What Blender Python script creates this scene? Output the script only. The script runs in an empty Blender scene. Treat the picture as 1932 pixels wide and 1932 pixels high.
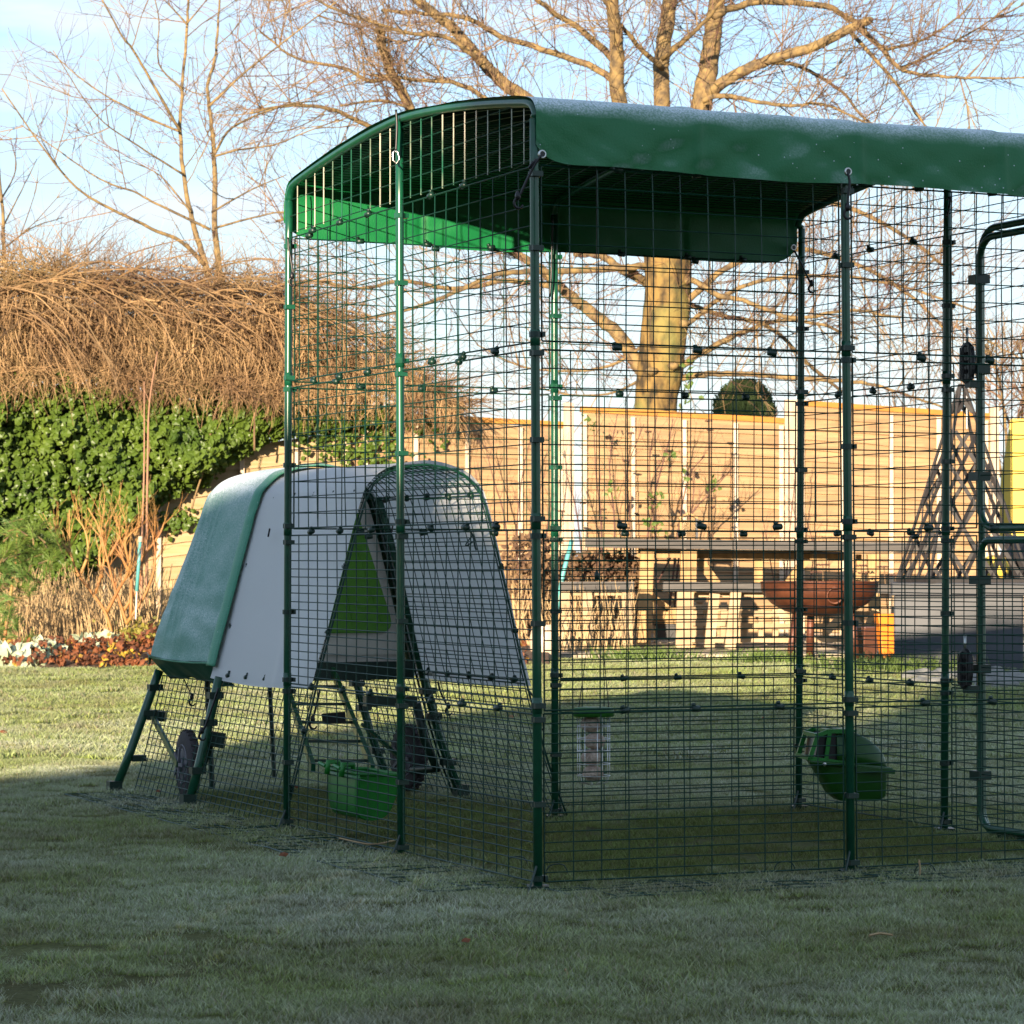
import bpy, math, random
import numpy as np
from mathutils import Vector, Matrix, noise as mnoise
R = math.radians
rnd = random.Random(11)
C = bpy.context.scene.collection

# ---------------------------------------------------------------- camera
F_PX, PITCH, EYE = 5458.0, 0.0175, 0.817          # focal length in 1932-px units
cam_d = bpy.data.cameras.new('camera'); cam = bpy.data.objects.new('camera', cam_d); C.objects.link(cam)
cam.location = (0, 0, EYE); cam.rotation_euler = (math.pi/2 + PITCH, 0, 0)
cam_d.sensor_width = 36; cam_d.lens = 36*F_PX/1932.0
cam_d.clip_start = .1; cam_d.clip_end = 3000
cam_d.dof.use_dof = True; cam_d.dof.focus_distance = 8.2; cam_d.dof.aperture_fstop = 20
bpy.context.scene.camera = cam

# ---------------------------------------------------------------- sky, sun, exposure
AZ, EL = R(15.7), R(9.05)          # light travels away from the camera and to the right
world = bpy.data.worlds.new('World'); bpy.context.scene.world = world; world.use_nodes = True
nt = world.node_tree; nt.nodes.clear()
def N(nt, t, **k):
    n = nt.nodes.new(t)
    for a, b in k.items(): setattr(n, a, b)
    return n
sky = N(nt, 'ShaderNodeTexSky', sky_type='NISHITA', sun_disc=False, sun_elevation=EL, sun_rotation=math.pi+AZ)
sky.altitude = 50; sky.air_density = 1.0; sky.dust_density = .2; sky.ozone_density = 3.2
tc = N(nt, 'ShaderNodeTexCoord')
mp = N(nt, 'ShaderNodeMapping'); mp.inputs['Scale'].default_value = (1.6, 1.6, 9)
nz = N(nt, 'ShaderNodeTexNoise'); nz.inputs['Scale'].default_value = 2.6; nz.inputs['Detail'].default_value = 7; nz.inputs['Roughness'].default_value = .55
cr = N(nt, 'ShaderNodeValToRGB'); cr.color_ramp.elements[0].position = .44; cr.color_ramp.elements[1].position = .66
cr.color_ramp.elements[0].color = (0, 0, 0, 1); cr.color_ramp.elements[1].color = (.85, .85, .85, 1)
mx = N(nt, 'ShaderNodeMix', data_type='RGBA'); mx.inputs['B'].default_value = (3.5, 3.7, 3.95, 1)
bg = N(nt, 'ShaderNodeBackground'); bg.inputs['Strength'].default_value = .108
wo = N(nt, 'ShaderNodeOutputWorld')
L_ = nt.links.new
L_(tc.outputs['Generated'], mp.inputs['Vector']); L_(mp.outputs[0], nz.inputs['Vector']); L_(nz.outputs['Fac'], cr.inputs[0])
sp_ = N(nt, 'ShaderNodeSeparateXYZ'); L_(tc.outputs['Generated'], sp_.inputs[0])
hz = N(nt, 'ShaderNodeMapRange'); hz.inputs['From Min'].default_value = 0; hz.inputs['From Max'].default_value = .2; hz.inputs['To Min'].default_value = .92; hz.inputs['To Max'].default_value = .22
L_(sp_.outputs['Z'], hz.inputs['Value'])
mxm = N(nt, 'ShaderNodeMath', operation='MAXIMUM'); L_(cr.outputs[0], mxm.inputs[0]); L_(hz.outputs[0], mxm.inputs[1]); L_(mxm.outputs[0], mx.inputs['Factor']); L_(sky.outputs[0], mx.inputs['A']); L_(mx.outputs['Result'], bg.inputs[0]); L_(bg.outputs[0], wo.inputs[0])
sun_d = bpy.data.lights.new('sun', 'SUN'); sun = bpy.data.objects.new('sun', sun_d); C.objects.link(sun)
sun_d.energy = 5.0; sun_d.angle = R(.5); sun_d.color = (1, .81, .58)
dvec = Vector((math.sin(AZ)*math.cos(EL), math.cos(AZ)*math.cos(EL), -math.sin(EL)))
sun.rotation_euler = dvec.to_track_quat('-Z', 'Y').to_euler()
sun.location = (-5, -20, 12)
vs = bpy.context.scene.view_settings
vs.view_transform = 'Standard'; vs.look = 'None'; vs.gamma = 1; vs.use_curve_mapping = False; vs.exposure = 1.4

# ---------------------------------------------------------------- helpers
def smooth(a, b, x):
    t = min(1, max(0, (x-a)/(b-a))); return t*t*(3-2*t)
def H(Y): return .14*smooth(13, 22, Y)               # the lawn rises gently towards the patio
def ray(x, y):
    X, Z = (x-966)/F_PX, -(y-966)/F_PX
    return Vector((X, math.cos(PITCH)-Z*math.sin(PITCH), math.sin(PITCH)+Z*math.cos(PITCH)))
def at(x, y, Y):
    r = ray(x, y); t = Y/r.y
    return Vector((r.x*t, Y, EYE+r.z*t))
def gnd(x, y):
    Y = 10.
    for _ in range(40):
        r = ray(x, y); t = (H(Y)-EYE)/r.z; Y = .5*Y+.5*min(60, r.y*t)
    return Vector((r.x*t, Y, H(Y)))
def M1(p): return p/F_PX                              # pixels -> metres per metre of depth

def noise_(p, s=1., seed=0): return mnoise.noise(Vector((p[0]*s+seed*7.3, p[1]*s-seed*3.1, p[2]*s+seed*1.7)))

def frame_from(dirv, up=Vector((0, 0, 1))):
    d = dirv.normalized()
    if abs(d.dot(up)) > .98: up = Vector((0, 1, 0))
    a = d.cross(up).normalized(); b = a.cross(d).normalized()
    return a, b
class MB:
    def __init__(s): s.v = []; s.f = []; s.sm = False
    def box(s, c, sz, rot=None):
        rot = rot or Matrix.Identity(3); n = len(s.v); c = Vector(c)
        for x in (-.5, .5):
            for y in (-.5, .5):
                for z in (-.5, .5):
                    s.v.append(tuple(c+rot@Vector((x*sz[0], y*sz[1], z*sz[2]))))
        for q in ((0,1,3,2),(4,6,7,5),(0,4,5,1),(2,3,7,6),(0,2,6,4),(1,5,7,3)): s.f.append(tuple(n+i for i in q))
        return s
    def bar(s, p0, p1, w, h, up=Vector((0, 0, 1))):
        """rectangular bar from p0 to p1: w across, h along up"""
        p0, p1 = Vector(p0), Vector(p1); a, b = frame_from(p1-p0, Vector(up)); n = len(s.v)
        for p in (p0, p1):
            for i, j in ((-1,-1),(1,-1),(1,1),(-1,1)): s.v.append(tuple(p+a*(i*w/2)+b*(j*h/2)))
        for q in ((0,1,2,3),(7,6,5,4),(0,4,5,1),(1,5,6,2),(2,6,7,3),(3,7,4,0)): s.f.append(tuple(n+i for i in q))
        return s
    def tube(s, path, r, k=8, caps=True):
        path = [Vector(p) for p in path]; m = len(path)
        rr = r if isinstance(r, (list, tuple)) else [r]*m
        n = len(s.v); a = None
        for i, p in enumerate(path):
            t = (path[min(i+1, m-1)]-path[max(i-1, 0)])
            if t.length < 1e-9: t = Vector((0, 0, 1))
            t.normalize()
            if a is None: a, b = frame_from(t)
            else:
                a = (a-t*a.dot(t))
                if a.length < 1e-6: a, b = frame_from(t)
                a.normalize()
            b = t.cross(a)
            for j in range(k):
                an = 2*math.pi*j/k
                s.v.append(tuple(p+a*(rr[i]*math.cos(an))+b*(rr[i]*math.sin(an))))
        for i in range(m-1):
            for j in range(k):
                j2 = (j+1) % k
                s.f.append((n+i*k+j, n+i*k+j2, n+(i+1)*k+j2, n+(i+1)*k+j))
        if caps and k > 2:
            s.f.append(tuple(n+j for j in range(k))[::-1]); s.f.append(tuple(n+(m-1)*k+j for j in range(k)))
        return s
    def lathe(s, prof, c, k=24, axis=Vector((0,0,1)), squash=None):
        a, b = frame_from(Vector(axis)); ax = Vector(axis).normalized(); c = Vector(c); n = len(s.v); m = len(prof)
        for r, z in prof:
            for j in range(k):
                an = 2*math.pi*j/k
                s.v.append(tuple(c+ax*z+a*(r*math.cos(an))+b*(r*math.sin(an))))
        for i in range(m-1):
            for j in range(k):
                j2 = (j+1) % k
                s.f.append((n+i*k+j, n+i*k+j2, n+(i+1)*k+j2, n+(i+1)*k+j))
        if prof[0][0] > 1e-6: s.f.append(tuple(n+j for j in range(k))[::-1])
        if prof[-1][0] > 1e-6: s.f.append(tuple(n+(m-1)*k+j for j in range(k)))
        return s
    def prism(s, pts, off):
        """pts: planar loop of points, off: extrusion vector"""
        n = len(s.v); m = len(pts); off = Vector(off)
        for p in pts: s.v.append(tuple(p))
        for p in pts: s.v.append(tuple(Vector(p)+off))
        s.f.append(tuple(range(n, n+m))[::-1]); s.f.append(tuple(range(n+m, n+2*m)))
        for i in range(m): s.f.append((n+i, n+(i+1) % m, n+m+(i+1) % m, n+m+i))
        return s
    def grid(s, fn, nu, nv):
        n = len(s.v)
        for i in range(nu+1):
            for j in range(nv+1): s.v.append(tuple(fn(i/nu, j/nv)))
        for i in range(nu):
            for j in range(nv):
                a = n+i*(nv+1)+j; s.f.append((a, a+1, a+nv+2, a+nv+1))
        return s
    def wire(s, p0, p1, r):
        p0, p1 = Vector(p0), Vector(p1); a, b = frame_from(p1-p0); n = len(s.v)
        for p in (p0, p1):
            for i, j in ((1,0),(0,1),(-1,0),(0,-1)): s.v.append(tuple(p+a*(i*r)+b*(j*r)))
        for i in range(4): s.f.append((n+i, n+(i+1) % 4, n+4+(i+1) % 4, n+4+i))
        return s
    def mesh(s, name, sm=False):
        me = bpy.data.meshes.new(name); me.from_pydata(s.v, [], s.f); me.validate(); me.update()
        if sm: me.shade_smooth()
        return me
    def build(s, name, m, parent=None, sm=False, origin=None):
        if origin is None and parent is None:
            origin = Vector((sum(v[0] for v in s.v)/len(s.v), sum(v[1] for v in s.v)/len(s.v), min(v[2] for v in s.v)))
        if origin is not None:
            o = Vector(origin); s.v = [(v[0]-o.x, v[1]-o.y, v[2]-o.z) for v in s.v]
        me = s.mesh(name, sm); me.materials.append(m)
        ob = bpy.data.objects.new(name, me); C.objects.link(ob)
        if origin is not None: ob.location = origin
        if parent is not None: attach(ob, parent)
        return ob
def world_loc(o):
    p = Vector(o.location)
    while o.parent: o = o.parent; p = p+Vector(o.location)
    return p
def attach(ob, parent):
    ob.parent = parent; ob.location = Vector(ob.location)-world_loc(parent)
def thing(name, loc, label, cat, group=None):
    o = bpy.data.objects.new(name, None); o.empty_display_size = .1; C.objects.link(o); o.location = loc
    return tag(o, label, cat, group)
def tag(o, label=None, cat=None, group=None, kind=None):
    if label: o['label'] = label
    if cat: o['category'] = cat
    if group: o['group'] = group
    if kind: o['kind'] = kind
    return o
def thick(o, t, off=0):
    m = o.modifiers.new('thickness', 'SOLIDIFY'); m.thickness = t; m.offset = off; return o
def bevel(o, w, seg=2):
    m = o.modifiers.new('bevel', 'BEVEL'); m.width = w; m.segments = seg; m.limit_method = 'ANGLE'; return o
def catmull(pts, n=6):
    pts = [Vector(p) for p in pts]; P = [pts[0]*2-pts[1]]+pts+[pts[-1]*2-pts[-2]]; out = []
    for i in range(1, len(P)-2):
        for k in range(n):
            t = k/n; a, b, c, d = P[i-1], P[i], P[i+1], P[i+2]
            out.append(.5*((2*b)+(c-a)*t+(2*a-5*b+4*c-d)*t*t+(3*b-a-3*c+d)*t*t*t))
    out.append(pts[-1]); return out
def lerp(a, b, t): return a+(b-a)*t

# ---------------------------------------------------------------- materials
def mat(name, col, rough=.6, metal=0, col2=None, nscale=8, namt=.5, bump=0, bscale=60, stretch=(1,1,1), spec=.5, coat=0,
        col3=None, n3scale=2, n3lo=.5, n3hi=.7, trans=0, objrand=0, detail=5):
    m = bpy.data.materials.new(name); m.use_nodes = True; nt = m.node_tree; bs = nt.nodes['Principled BSDF']
    lk = nt.links.new
    bs.inputs['Roughness'].default_value = rough; bs.inputs['Metallic'].default_value = metal
    bs.inputs['Specular IOR Level'].default_value = spec; bs.inputs['Coat Weight'].default_value = coat
    bs.inputs['Base Color'].default_value = (*col, 1)
    tcn = N(nt, 'ShaderNodeTexCoord'); mpn = N(nt, 'ShaderNodeMapping'); mpn.inputs['Scale'].default_value = stretch
    lk(tcn.outputs['Object'], mpn.inputs[0])
    last = None
    if col2:
        n1 = N(nt, 'ShaderNodeTexNoise'); n1.inputs['Scale'].default_value = nscale; n1.inputs['Detail'].default_value = detail
        lk(mpn.outputs[0], n1.inputs['Vector'])
        r1 = N(nt, 'ShaderNodeValToRGB'); r1.color_ramp.elements[0].position = .5-.3*namt; r1.color_ramp.elements[1].position = .5+.3*namt
        r1.color_ramp.elements[0].color = (*col, 1); r1.color_ramp.elements[1].color = (*col2, 1)
        lk(n1.outputs['Fac'], r1.inputs[0]); last = r1.outputs[0]
    if col3:
        n3 = N(nt, 'ShaderNodeTexNoise'); n3.inputs['Scale'].default_value = n3scale; n3.inputs['Detail'].default_value = 6
        lk(tcn.outputs['Object'], n3.inputs['Vector'])
        r3 = N(nt, 'ShaderNodeMapRange'); r3.inputs['From Min'].default_value = n3lo; r3.inputs['From Max'].default_value = n3hi
        lk(n3.outputs['Fac'], r3.inputs['Value'])
        mm = N(nt, 'ShaderNodeMix', data_type='RGBA'); mm.inputs['A'].default_value = (*col, 1); mm.inputs['B'].default_value = (*col3, 1)
        if last: lk(last, mm.inputs['A'])
        lk(r3.outputs[0], mm.inputs['Factor']); last = mm.outputs['Result']
    if objrand:
        oi = N(nt, 'ShaderNodeObjectInfo'); mr = N(nt, 'ShaderNodeMapRange'); mr.inputs['To Min'].default_value = 1-objrand; mr.inputs['To Max'].default_value = 1+objrand
        lk(oi.outputs['Random'], mr.inputs['Value'])
        hs = N(nt, 'ShaderNodeHueSaturation'); hs.inputs['Color'].default_value = (*col, 1)
        if last: lk(last, hs.inputs['Color'])
        lk(mr.outputs[0], hs.inputs['Value']); last = hs.outputs[0]
    if last: lk(last, bs.inputs['Base Color'])
    if bump:
        nb = N(nt, 'ShaderNodeTexNoise'); nb.inputs['Scale'].default_value = bscale; nb.inputs['Detail'].default_value = 4
        lk(mpn.outputs[0], nb.inputs['Vector'])
        bn = N(nt, 'ShaderNodeBump'); bn.inputs['Strength'].default_value = bump; bn.inputs['Distance'].default_value = .01
        lk(nb.outputs['Fac'], bn.inputs['Height']); lk(bn.outputs[0], bs.inputs['Normal'])
    if trans:
        tr = N(nt, 'ShaderNodeBsdfTranslucent'); ms = N(nt, 'ShaderNodeMixShader'); ms.inputs[0].default_value = trans
        tr.inputs[0].default_value = (*col, 1)
        if last: lk(last, tr.inputs[0])
        out = nt.nodes['Material Output']; lk(bs.outputs[0], ms.inputs[1]); lk(tr.outputs[0], ms.inputs[2]); lk(ms.outputs[0], out.inputs[0])
    return m
def frosty(name, col, frost=(.62,.72,.78), lo=.35, amount=.9, side=.25, rough=.45, trans=0, spark=True):
    """cloth with hoar frost lying thickest on upward facing cloth (a real deposit, not light)"""
    m = mat(name, col, rough, trans=0); nt = m.node_tree; lk = nt.links.new; bs = nt.nodes['Principled BSDF']
    ge = N(nt, 'ShaderNodeNewGeometry'); sx = N(nt, 'ShaderNodeSeparateXYZ'); lk(ge.outputs['Normal'], sx.inputs[0])
    mr = N(nt, 'ShaderNodeMapRange'); mr.inputs['From Min'].default_value = lo; mr.inputs['From Max'].default_value = .95
    mr.inputs['To Min'].default_value = side; mr.inputs['To Max'].default_value = amount
    ab = N(nt, 'ShaderNodeMath', operation='ABSOLUTE'); lk(sx.outputs['Z'], ab.inputs[0]); lk(ab.outputs[0], mr.inputs['Value'])
    tcn = N(nt, 'ShaderNodeTexCoord')
    n1 = N(nt, 'ShaderNodeTexNoise'); n1.inputs['Scale'].default_value = 190; n1.inputs['Detail'].default_value = 5
    n2 = N(nt, 'ShaderNodeTexNoise'); n2.inputs['Scale'].default_value = 6; n2.inputs['Detail'].default_value = 5
    lk(tcn.outputs['Object'], n1.inputs[0]); lk(tcn.outputs['Object'], n2.inputs[0])
    r1 = N(nt, 'ShaderNodeMapRange'); r1.inputs['From Min'].default_value = .38; r1.inputs['From Max'].default_value = .66; lk(n1.outputs[0], r1.inputs[0])
    r2 = N(nt, 'ShaderNodeMapRange'); r2.inputs['From Min'].default_value = .3; r2.inputs['From Max'].default_value = .7
    r2.inputs['To Min'].default_value = .45; r2.inputs['To Max'].default_value = 1.2; lk(n2.outputs[0], r2.inputs[0])
    a = N(nt, 'ShaderNodeMath', operation='MULTIPLY'); lk(mr.outputs[0], a.inputs[0]); lk(r2.outputs[0], a.inputs[1])
    b = N(nt, 'ShaderNodeMath', operation='MULTIPLY_ADD'); b.inputs[1].default_value = .7; b.inputs[2].default_value = .45; lk(r1.outputs[0], b.inputs[0])
    c = N(nt, 'ShaderNodeMath', operation='MULTIPLY', use_clamp=True); lk(a.outputs[0], c.inputs[0]); lk(b.outputs[0], c.inputs[1])
    vo = N(nt, 'ShaderNodeTexVoronoi'); vo.inputs['Scale'].default_value = 38; lk(tcn.outputs['Object'], vo.inputs['Vector'])
    ls = N(nt, 'ShaderNodeMath', operation='LESS_THAN'); ls.inputs[1].default_value = .07; lk(vo.outputs['Distance'], ls.inputs[0])
    mxn = N(nt, 'ShaderNodeMath', operation='MAXIMUM'); lk(c.outputs[0], mxn.inputs[0])
    sc = N(nt, 'ShaderNodeMath', operation='MULTIPLY'); sc.inputs[1].default_value = .8 if spark else 0; lk(ls.outputs[0], sc.inputs[0]); lk(sc.outputs[0], mxn.inputs[1])
    mm = N(nt, 'ShaderNodeMix', data_type='RGBA'); mm.inputs['A'].default_value = (*col, 1); mm.inputs['B'].default_value = (*frost, 1)
    # the frost lies on the outside only
    bf = N(nt, 'ShaderNodeMath', operation='SUBTRACT'); bf.inputs[0].default_value = 1; lk(ge.outputs['Backfacing'], bf.inputs[1])
    fm = N(nt, 'ShaderNodeMath', operation='MULTIPLY'); lk(bf.outputs[0], fm.inputs[0]); lk(mxn.outputs[0], fm.inputs[1])
    lk(fm.outputs[0], mm.inputs['Factor']); lk(mm.outputs['Result'], bs.inputs['Base Color'])
    ro = N(nt, 'ShaderNodeMapRange'); ro.inputs['To Min'].default_value = rough; ro.inputs['To Max'].default_value = .8; lk(fm.outputs[0], ro.inputs[0]); lk(ro.outputs[0], bs.inputs['Roughness'])
    bn = N(nt, 'ShaderNodeBump'); bn.inputs['Strength'].default_value = .25; bn.inputs['Distance'].default_value = .004; lk(n1.outputs[0], bn.inputs['Height']); lk(bn.outputs[0], bs.inputs['Normal'])
    if trans:
        tr = N(nt, 'ShaderNodeBsdfTranslucent'); ms = N(nt, 'ShaderNodeMixShader'); ms.inputs[0].default_value = trans
        tr.inputs[0].default_value = (*col, 1); out = nt.nodes['Material Output']
        lk(bs.outputs[0], ms.inputs[1]); lk(tr.outputs[0], ms.inputs[2]); lk(ms.outputs[0], out.inputs[0])
    return m

M = {}
M['tube'] = mat('green_painted_steel', (.006,.085,.040), .28, 0, (.005,.06,.032), 40, .6, spec=.6)
M['wire'] = mat('green_coated_wire', (.004,.042,.026), .45, spec=.35)
M['clip'] = mat('dark_green_plastic', (.006,.03,.02), .4)
M['black'] = mat('black_plastic', (.008,.008,.01), .4)
M['steel'] = mat('bright_steel', (.6,.6,.58), .3, 1)
M['cover'] = frosty('green_tarpaulin', (.004,.15,.043), lo=.14, side=.012, amount=1.3, rough=.5)
M['jacket'] = frosty('green_coop_jacket', (.010,.20,.13), (.78,.85,.88), lo=.2, side=.20, amount=1.5, rough=.5)
M['jacket_dark'] = mat('unfrosted_shaded_hem', (.006,.10,.065), .5)  # hem without frost, also darkened to paint in its shade
M['wire_glint'] = mat('glint_flecked_wire', (.02,.12,.07), .4, col2=(.75,.68,.55), nscale=3, namt=.3)  # cream flecks paint sun highlights onto the gable uprights
M['jacket_trim'] = frosty('green_jacket_binding', (.02,.24,.13), (.6,.7,.65), lo=.4, side=.08, amount=.5, rough=.5)
M['white'] = frosty('white_pvc_sheet', (.86,.87,.88), (.92,.93,.95), lo=.3, side=.5, amount=.9, rough=.5, trans=.4)
M['beige'] = mat('beige_plastic', (.80,.73,.66), .45, col2=(.72,.66,.60), nscale=6)
M['lime'] = mat('green_plastic_door', (.12,.36,.02), .35, col2=(.10,.31,.018), nscale=5)
M['lid'] = mat('green_feeder_lid', (.02,.13,.012), .45)
M['bowl'] = mat('green_plastic_bowl', (.012,.20,.022), .4, col2=(.010,.15,.018), nscale=10)
M['bowl_dark'] = mat('dark_green_plastic_hopper', (.012,.085,.008), .4, col2=(.01,.07,.006), nscale=10)
M['rubber'] = mat('worn_rubber', (.028,.025,.028), .8, col2=(.05,.043,.047), nscale=14)
M['hub'] = mat('grey_wheel_hub', (.12,.12,.14), .6)
M['fat'] = mat('suet_ball', (.62,.48,.38), .9, col2=(.40,.29,.22), nscale=60, bump=.8, bscale=120)
def fence_mat(name, a, b):
    return mat(name, a, .75, col2=b, nscale=5, namt=.6, stretch=(.5,.5,9), bump=.35, bscale=24, objrand=.14,
               col3=(a[0]*.55, a[1]*.5, a[2]*.5), n3scale=3.2, n3lo=.58, n3hi=.78)
M['board'] = fence_mat('waney_lap_board', (.41,.265,.13), (.27,.165,.085))
M['board_left'] = fence_mat('weathered_board', (.42,.29,.17), (.30,.23,.10))
M['batten'] = mat('pale_batten', (.60,.47,.34), .75, col2=(.5,.38,.27), nscale=6, stretch=(9,9,1), objrand=.08)
M['capping'] = mat('orange_capping_rail', (.44,.20,.025), .6, col2=(.36,.15,.02), nscale=4, stretch=(1,9,9), objrand=.1)
M['post_timber'] = mat('fence_post_timber', (.52,.40,.29), .8, col2=(.38,.28,.2), nscale=5, stretch=(9,9,1))
M['table_timber'] = mat('yellow_timber', (.40,.26,.11), .7, col2=(.30,.185,.075), nscale=4, stretch=(6,6,1.5), objrand=.1)
M['grey_timber'] = mat('weathered_grey_plank', (.095,.088,.082), .8, col2=(.065,.06,.057), nscale=6, stretch=(1,9,9), objrand=.08)
M['pallet'] = mat('pallet_timber', (.44,.33,.20), .8, col2=(.30,.215,.125), nscale=6, objrand=.15)
M['rust'] = mat('rusted_steel', (.14,.046,.022), .5, .2, col2=(.075,.026,.015), nscale=9, bump=.2, bscale=80)
M['copper'] = mat('brown_glazed_pot', (.16,.07,.045), .18, col2=(.12,.05,.035), nscale=5, spec=.8, coat=.6)
M['orange'] = mat('orange_planter', (.75,.22,.008), .45, col2=(.62,.17,.006), nscale=4)
M['slate'] = mat('grey_zinc_planter', (.055,.062,.075), .55, .0, col2=(.032,.037,.048), nscale=3, bump=.15, bscale=9)
M['trellis'] = mat('grey_brown_obelisk_timber', (.03,.026,.026), .7, col2=(.018,.016,.018), nscale=12)
M['rim'] = mat('dark_planter_rim', (.022,.026,.036), .55)
M['yellow'] = mat('yellow_panel', (.72,.52,.08), .6, col2=(.64,.46,.07), nscale=2)
M['cream'] = mat('cream_glazed_pot', (.62,.48,.36), .35, col2=(.55,.42,.3), nscale=4)
M['teal'] = mat('teal_painted_pole', (.10,.36,.36), .45)
M['stone'] = mat('pale_rockery_stone', (.26,.26,.24), .9, col2=(.15,.15,.14), nscale=9, bump=.5, bscale=30)
M['paving'] = mat('pale_paving_slab', (.40,.34,.25), .85, col2=(.32,.27,.2), nscale=5, bump=.2, bscale=40, objrand=.1)
M['brick'] = mat('red_brick', (.25,.11,.07), .9, col2=(.18,.08,.05), nscale=20)
M['roof_tile'] = mat('clay_roof_tile', (.12,.06,.045), .9)
M['trunk'] = mat('cherry_bark', (.24,.15,.045), .9, col2=(.04,.027,.013), nscale=11, namt=.42, stretch=(1,1,.55), bump=.8, bscale=30,
                 col3=(.20,.20,.06), n3scale=1.3, n3lo=.5, n3hi=.7)
M['limb'] = mat('limb_bark', (.27,.18,.07), .85, col2=(.085,.06,.035), nscale=13, bump=.5, bscale=40)
M['twig'] = mat('fine_twig', (.16,.085,.06), .8, col2=(.10,.045,.038), nscale=1.2)
M['twig_tan'] = mat('tan_twig', (.24,.165,.07), .85, col2=(.16,.09,.055), nscale=1.5)
M['dead'] = mat('dead_climber_stem', (.42,.265,.125), .85, col2=(.20,.115,.055), nscale=3)
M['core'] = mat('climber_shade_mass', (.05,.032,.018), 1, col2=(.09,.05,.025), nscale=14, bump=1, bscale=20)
M['ivy'] = mat('ivy_leaf', (.040,.080,.012), .4, col2=(.12,.18,.025), nscale=3.0, namt=.8, spec=.3, trans=.12, detail=8)
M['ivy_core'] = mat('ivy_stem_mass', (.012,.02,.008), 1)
M['pine'] = mat('pine_needle', (.08,.17,.03), .6, col2=(.17,.24,.03), nscale=2.4, trans=.15)
M['conifer'] = mat('conifer_foliage', (.03,.06,.018), .8, col2=(.07,.10,.03), nscale=2)
M['dogwood'] = mat('orange_dogwood_stem', (.38,.235,.07), .6, col2=(.32,.13,.04), nscale=3)
M['cane'] = mat('brown_cane', (.32,.17,.10), .7)
M['strawstalk'] = mat('dry_straw_stalk', (.46,.33,.17), .85, col2=(.3,.2,.1), nscale=6)
M['litter'] = mat('fallen_leaf', (.27,.085,.025), .75, col2=(.09,.035,.018), nscale=9, trans=.15, detail=8, col3=(.45,.30,.03), n3scale=6, n3lo=.6, n3hi=.66)
M['pale_leaf'] = mat('frosted_silver_leaf', (.52,.56,.42), .7, col2=(.38,.44,.26), nscale=9, trans=.15)
M['green_leaf'] = mat('fresh_green_leaf', (.11,.17,.035), .5, trans=.2)
M['seed'] = mat('brown_seed_head', (.12,.06,.04), .9)
M['soil'] = mat('dark_bed_soil', (.07,.042,.025), 1, col2=(.12,.07,.04), nscale=12, bump=1, bscale=30)

# ---------------------------------------------------------------- lawn ground
def lawn_mat():
    m = bpy.data.materials.new('lawn_soil_and_thatch'); m.use_nodes = True; nt = m.node_tree; lk = nt.links.new; bs = nt.nodes['Principled BSDF']
    bs.inputs['Roughness'].default_value = 1; bs.inputs['Specular IOR Level'].default_value = .1
    g = N(nt, 'ShaderNodeNewGeometry')
    n1 = N(nt, 'ShaderNodeTexNoise'); n1.inputs['Scale'].default_value = 1.3; n1.inputs['Detail'].default_value = 8; lk(g.outputs['Position'], n1.inputs[0])
    n2 = N(nt, 'ShaderNodeTexNoise'); n2.inputs['Scale'].default_value = 55; n2.inputs['Detail'].default_value = 4; lk(g.outputs['Position'], n2.inputs[0])
    r1 = N(nt, 'ShaderNodeValToRGB'); e = r1.color_ramp.elements; e[0].position = .35; e[0].color = (.10,.10,.04,1); e[1].position = .68; e[1].color = (.19,.21,.085,1)
    lk(n1.outputs[0], r1.inputs[0])
    mm = N(nt, 'ShaderNodeMix', data_type='RGBA', blend_type='MULTIPLY'); mm.inputs[0].default_value = .7
    r2 = N(nt, 'ShaderNodeValToRGB'); r2.color_ramp.elements[0].position = .3; r2.color_ramp.elements[0].color = (.35,.35,.35,1); r2.color_ramp.elements[1].position = .7
    lk(n2.outputs[0], r2.inputs[0]); lk(r1.outputs[0], mm.inputs['A']); lk(r2.outputs[0], mm.inputs['B']); lk(mm.outputs['Result'], bs.inputs['Base Color'])
    bn = N(nt, 'ShaderNodeBump'); bn.inputs['Distance'].default_value = .02; lk(n2.outputs[0], bn.inputs['Height']); lk(bn.outputs[0], bs.inputs['Normal'])
    return m
def ground_patch(xs, ys):
    mb = MB(); n = len(ys)
    for x in xs:
        for y in ys: mb.v.append((x, y, H(y)))
    for i in range(len(xs)-1):
        for j in range(n-1):
            a = i*n+j; mb.f.append((a, a+n, a+n+1, a+1))
    return mb
xs = [-400,-100,-40,-20]+[-12+i*.5 for i in range(49)]+[20,40,100,400]
ys = [-300,-60,-20,-5,0,2]+[3+i*.5 for i in range(46)]+[30,40,60,100,200,500,1200]
ground_patch(xs, ys).build('ground', lawn_mat(), origin=(0,0,0)).data.materials
tag(bpy.data.objects['ground'], kind='structure')

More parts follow.
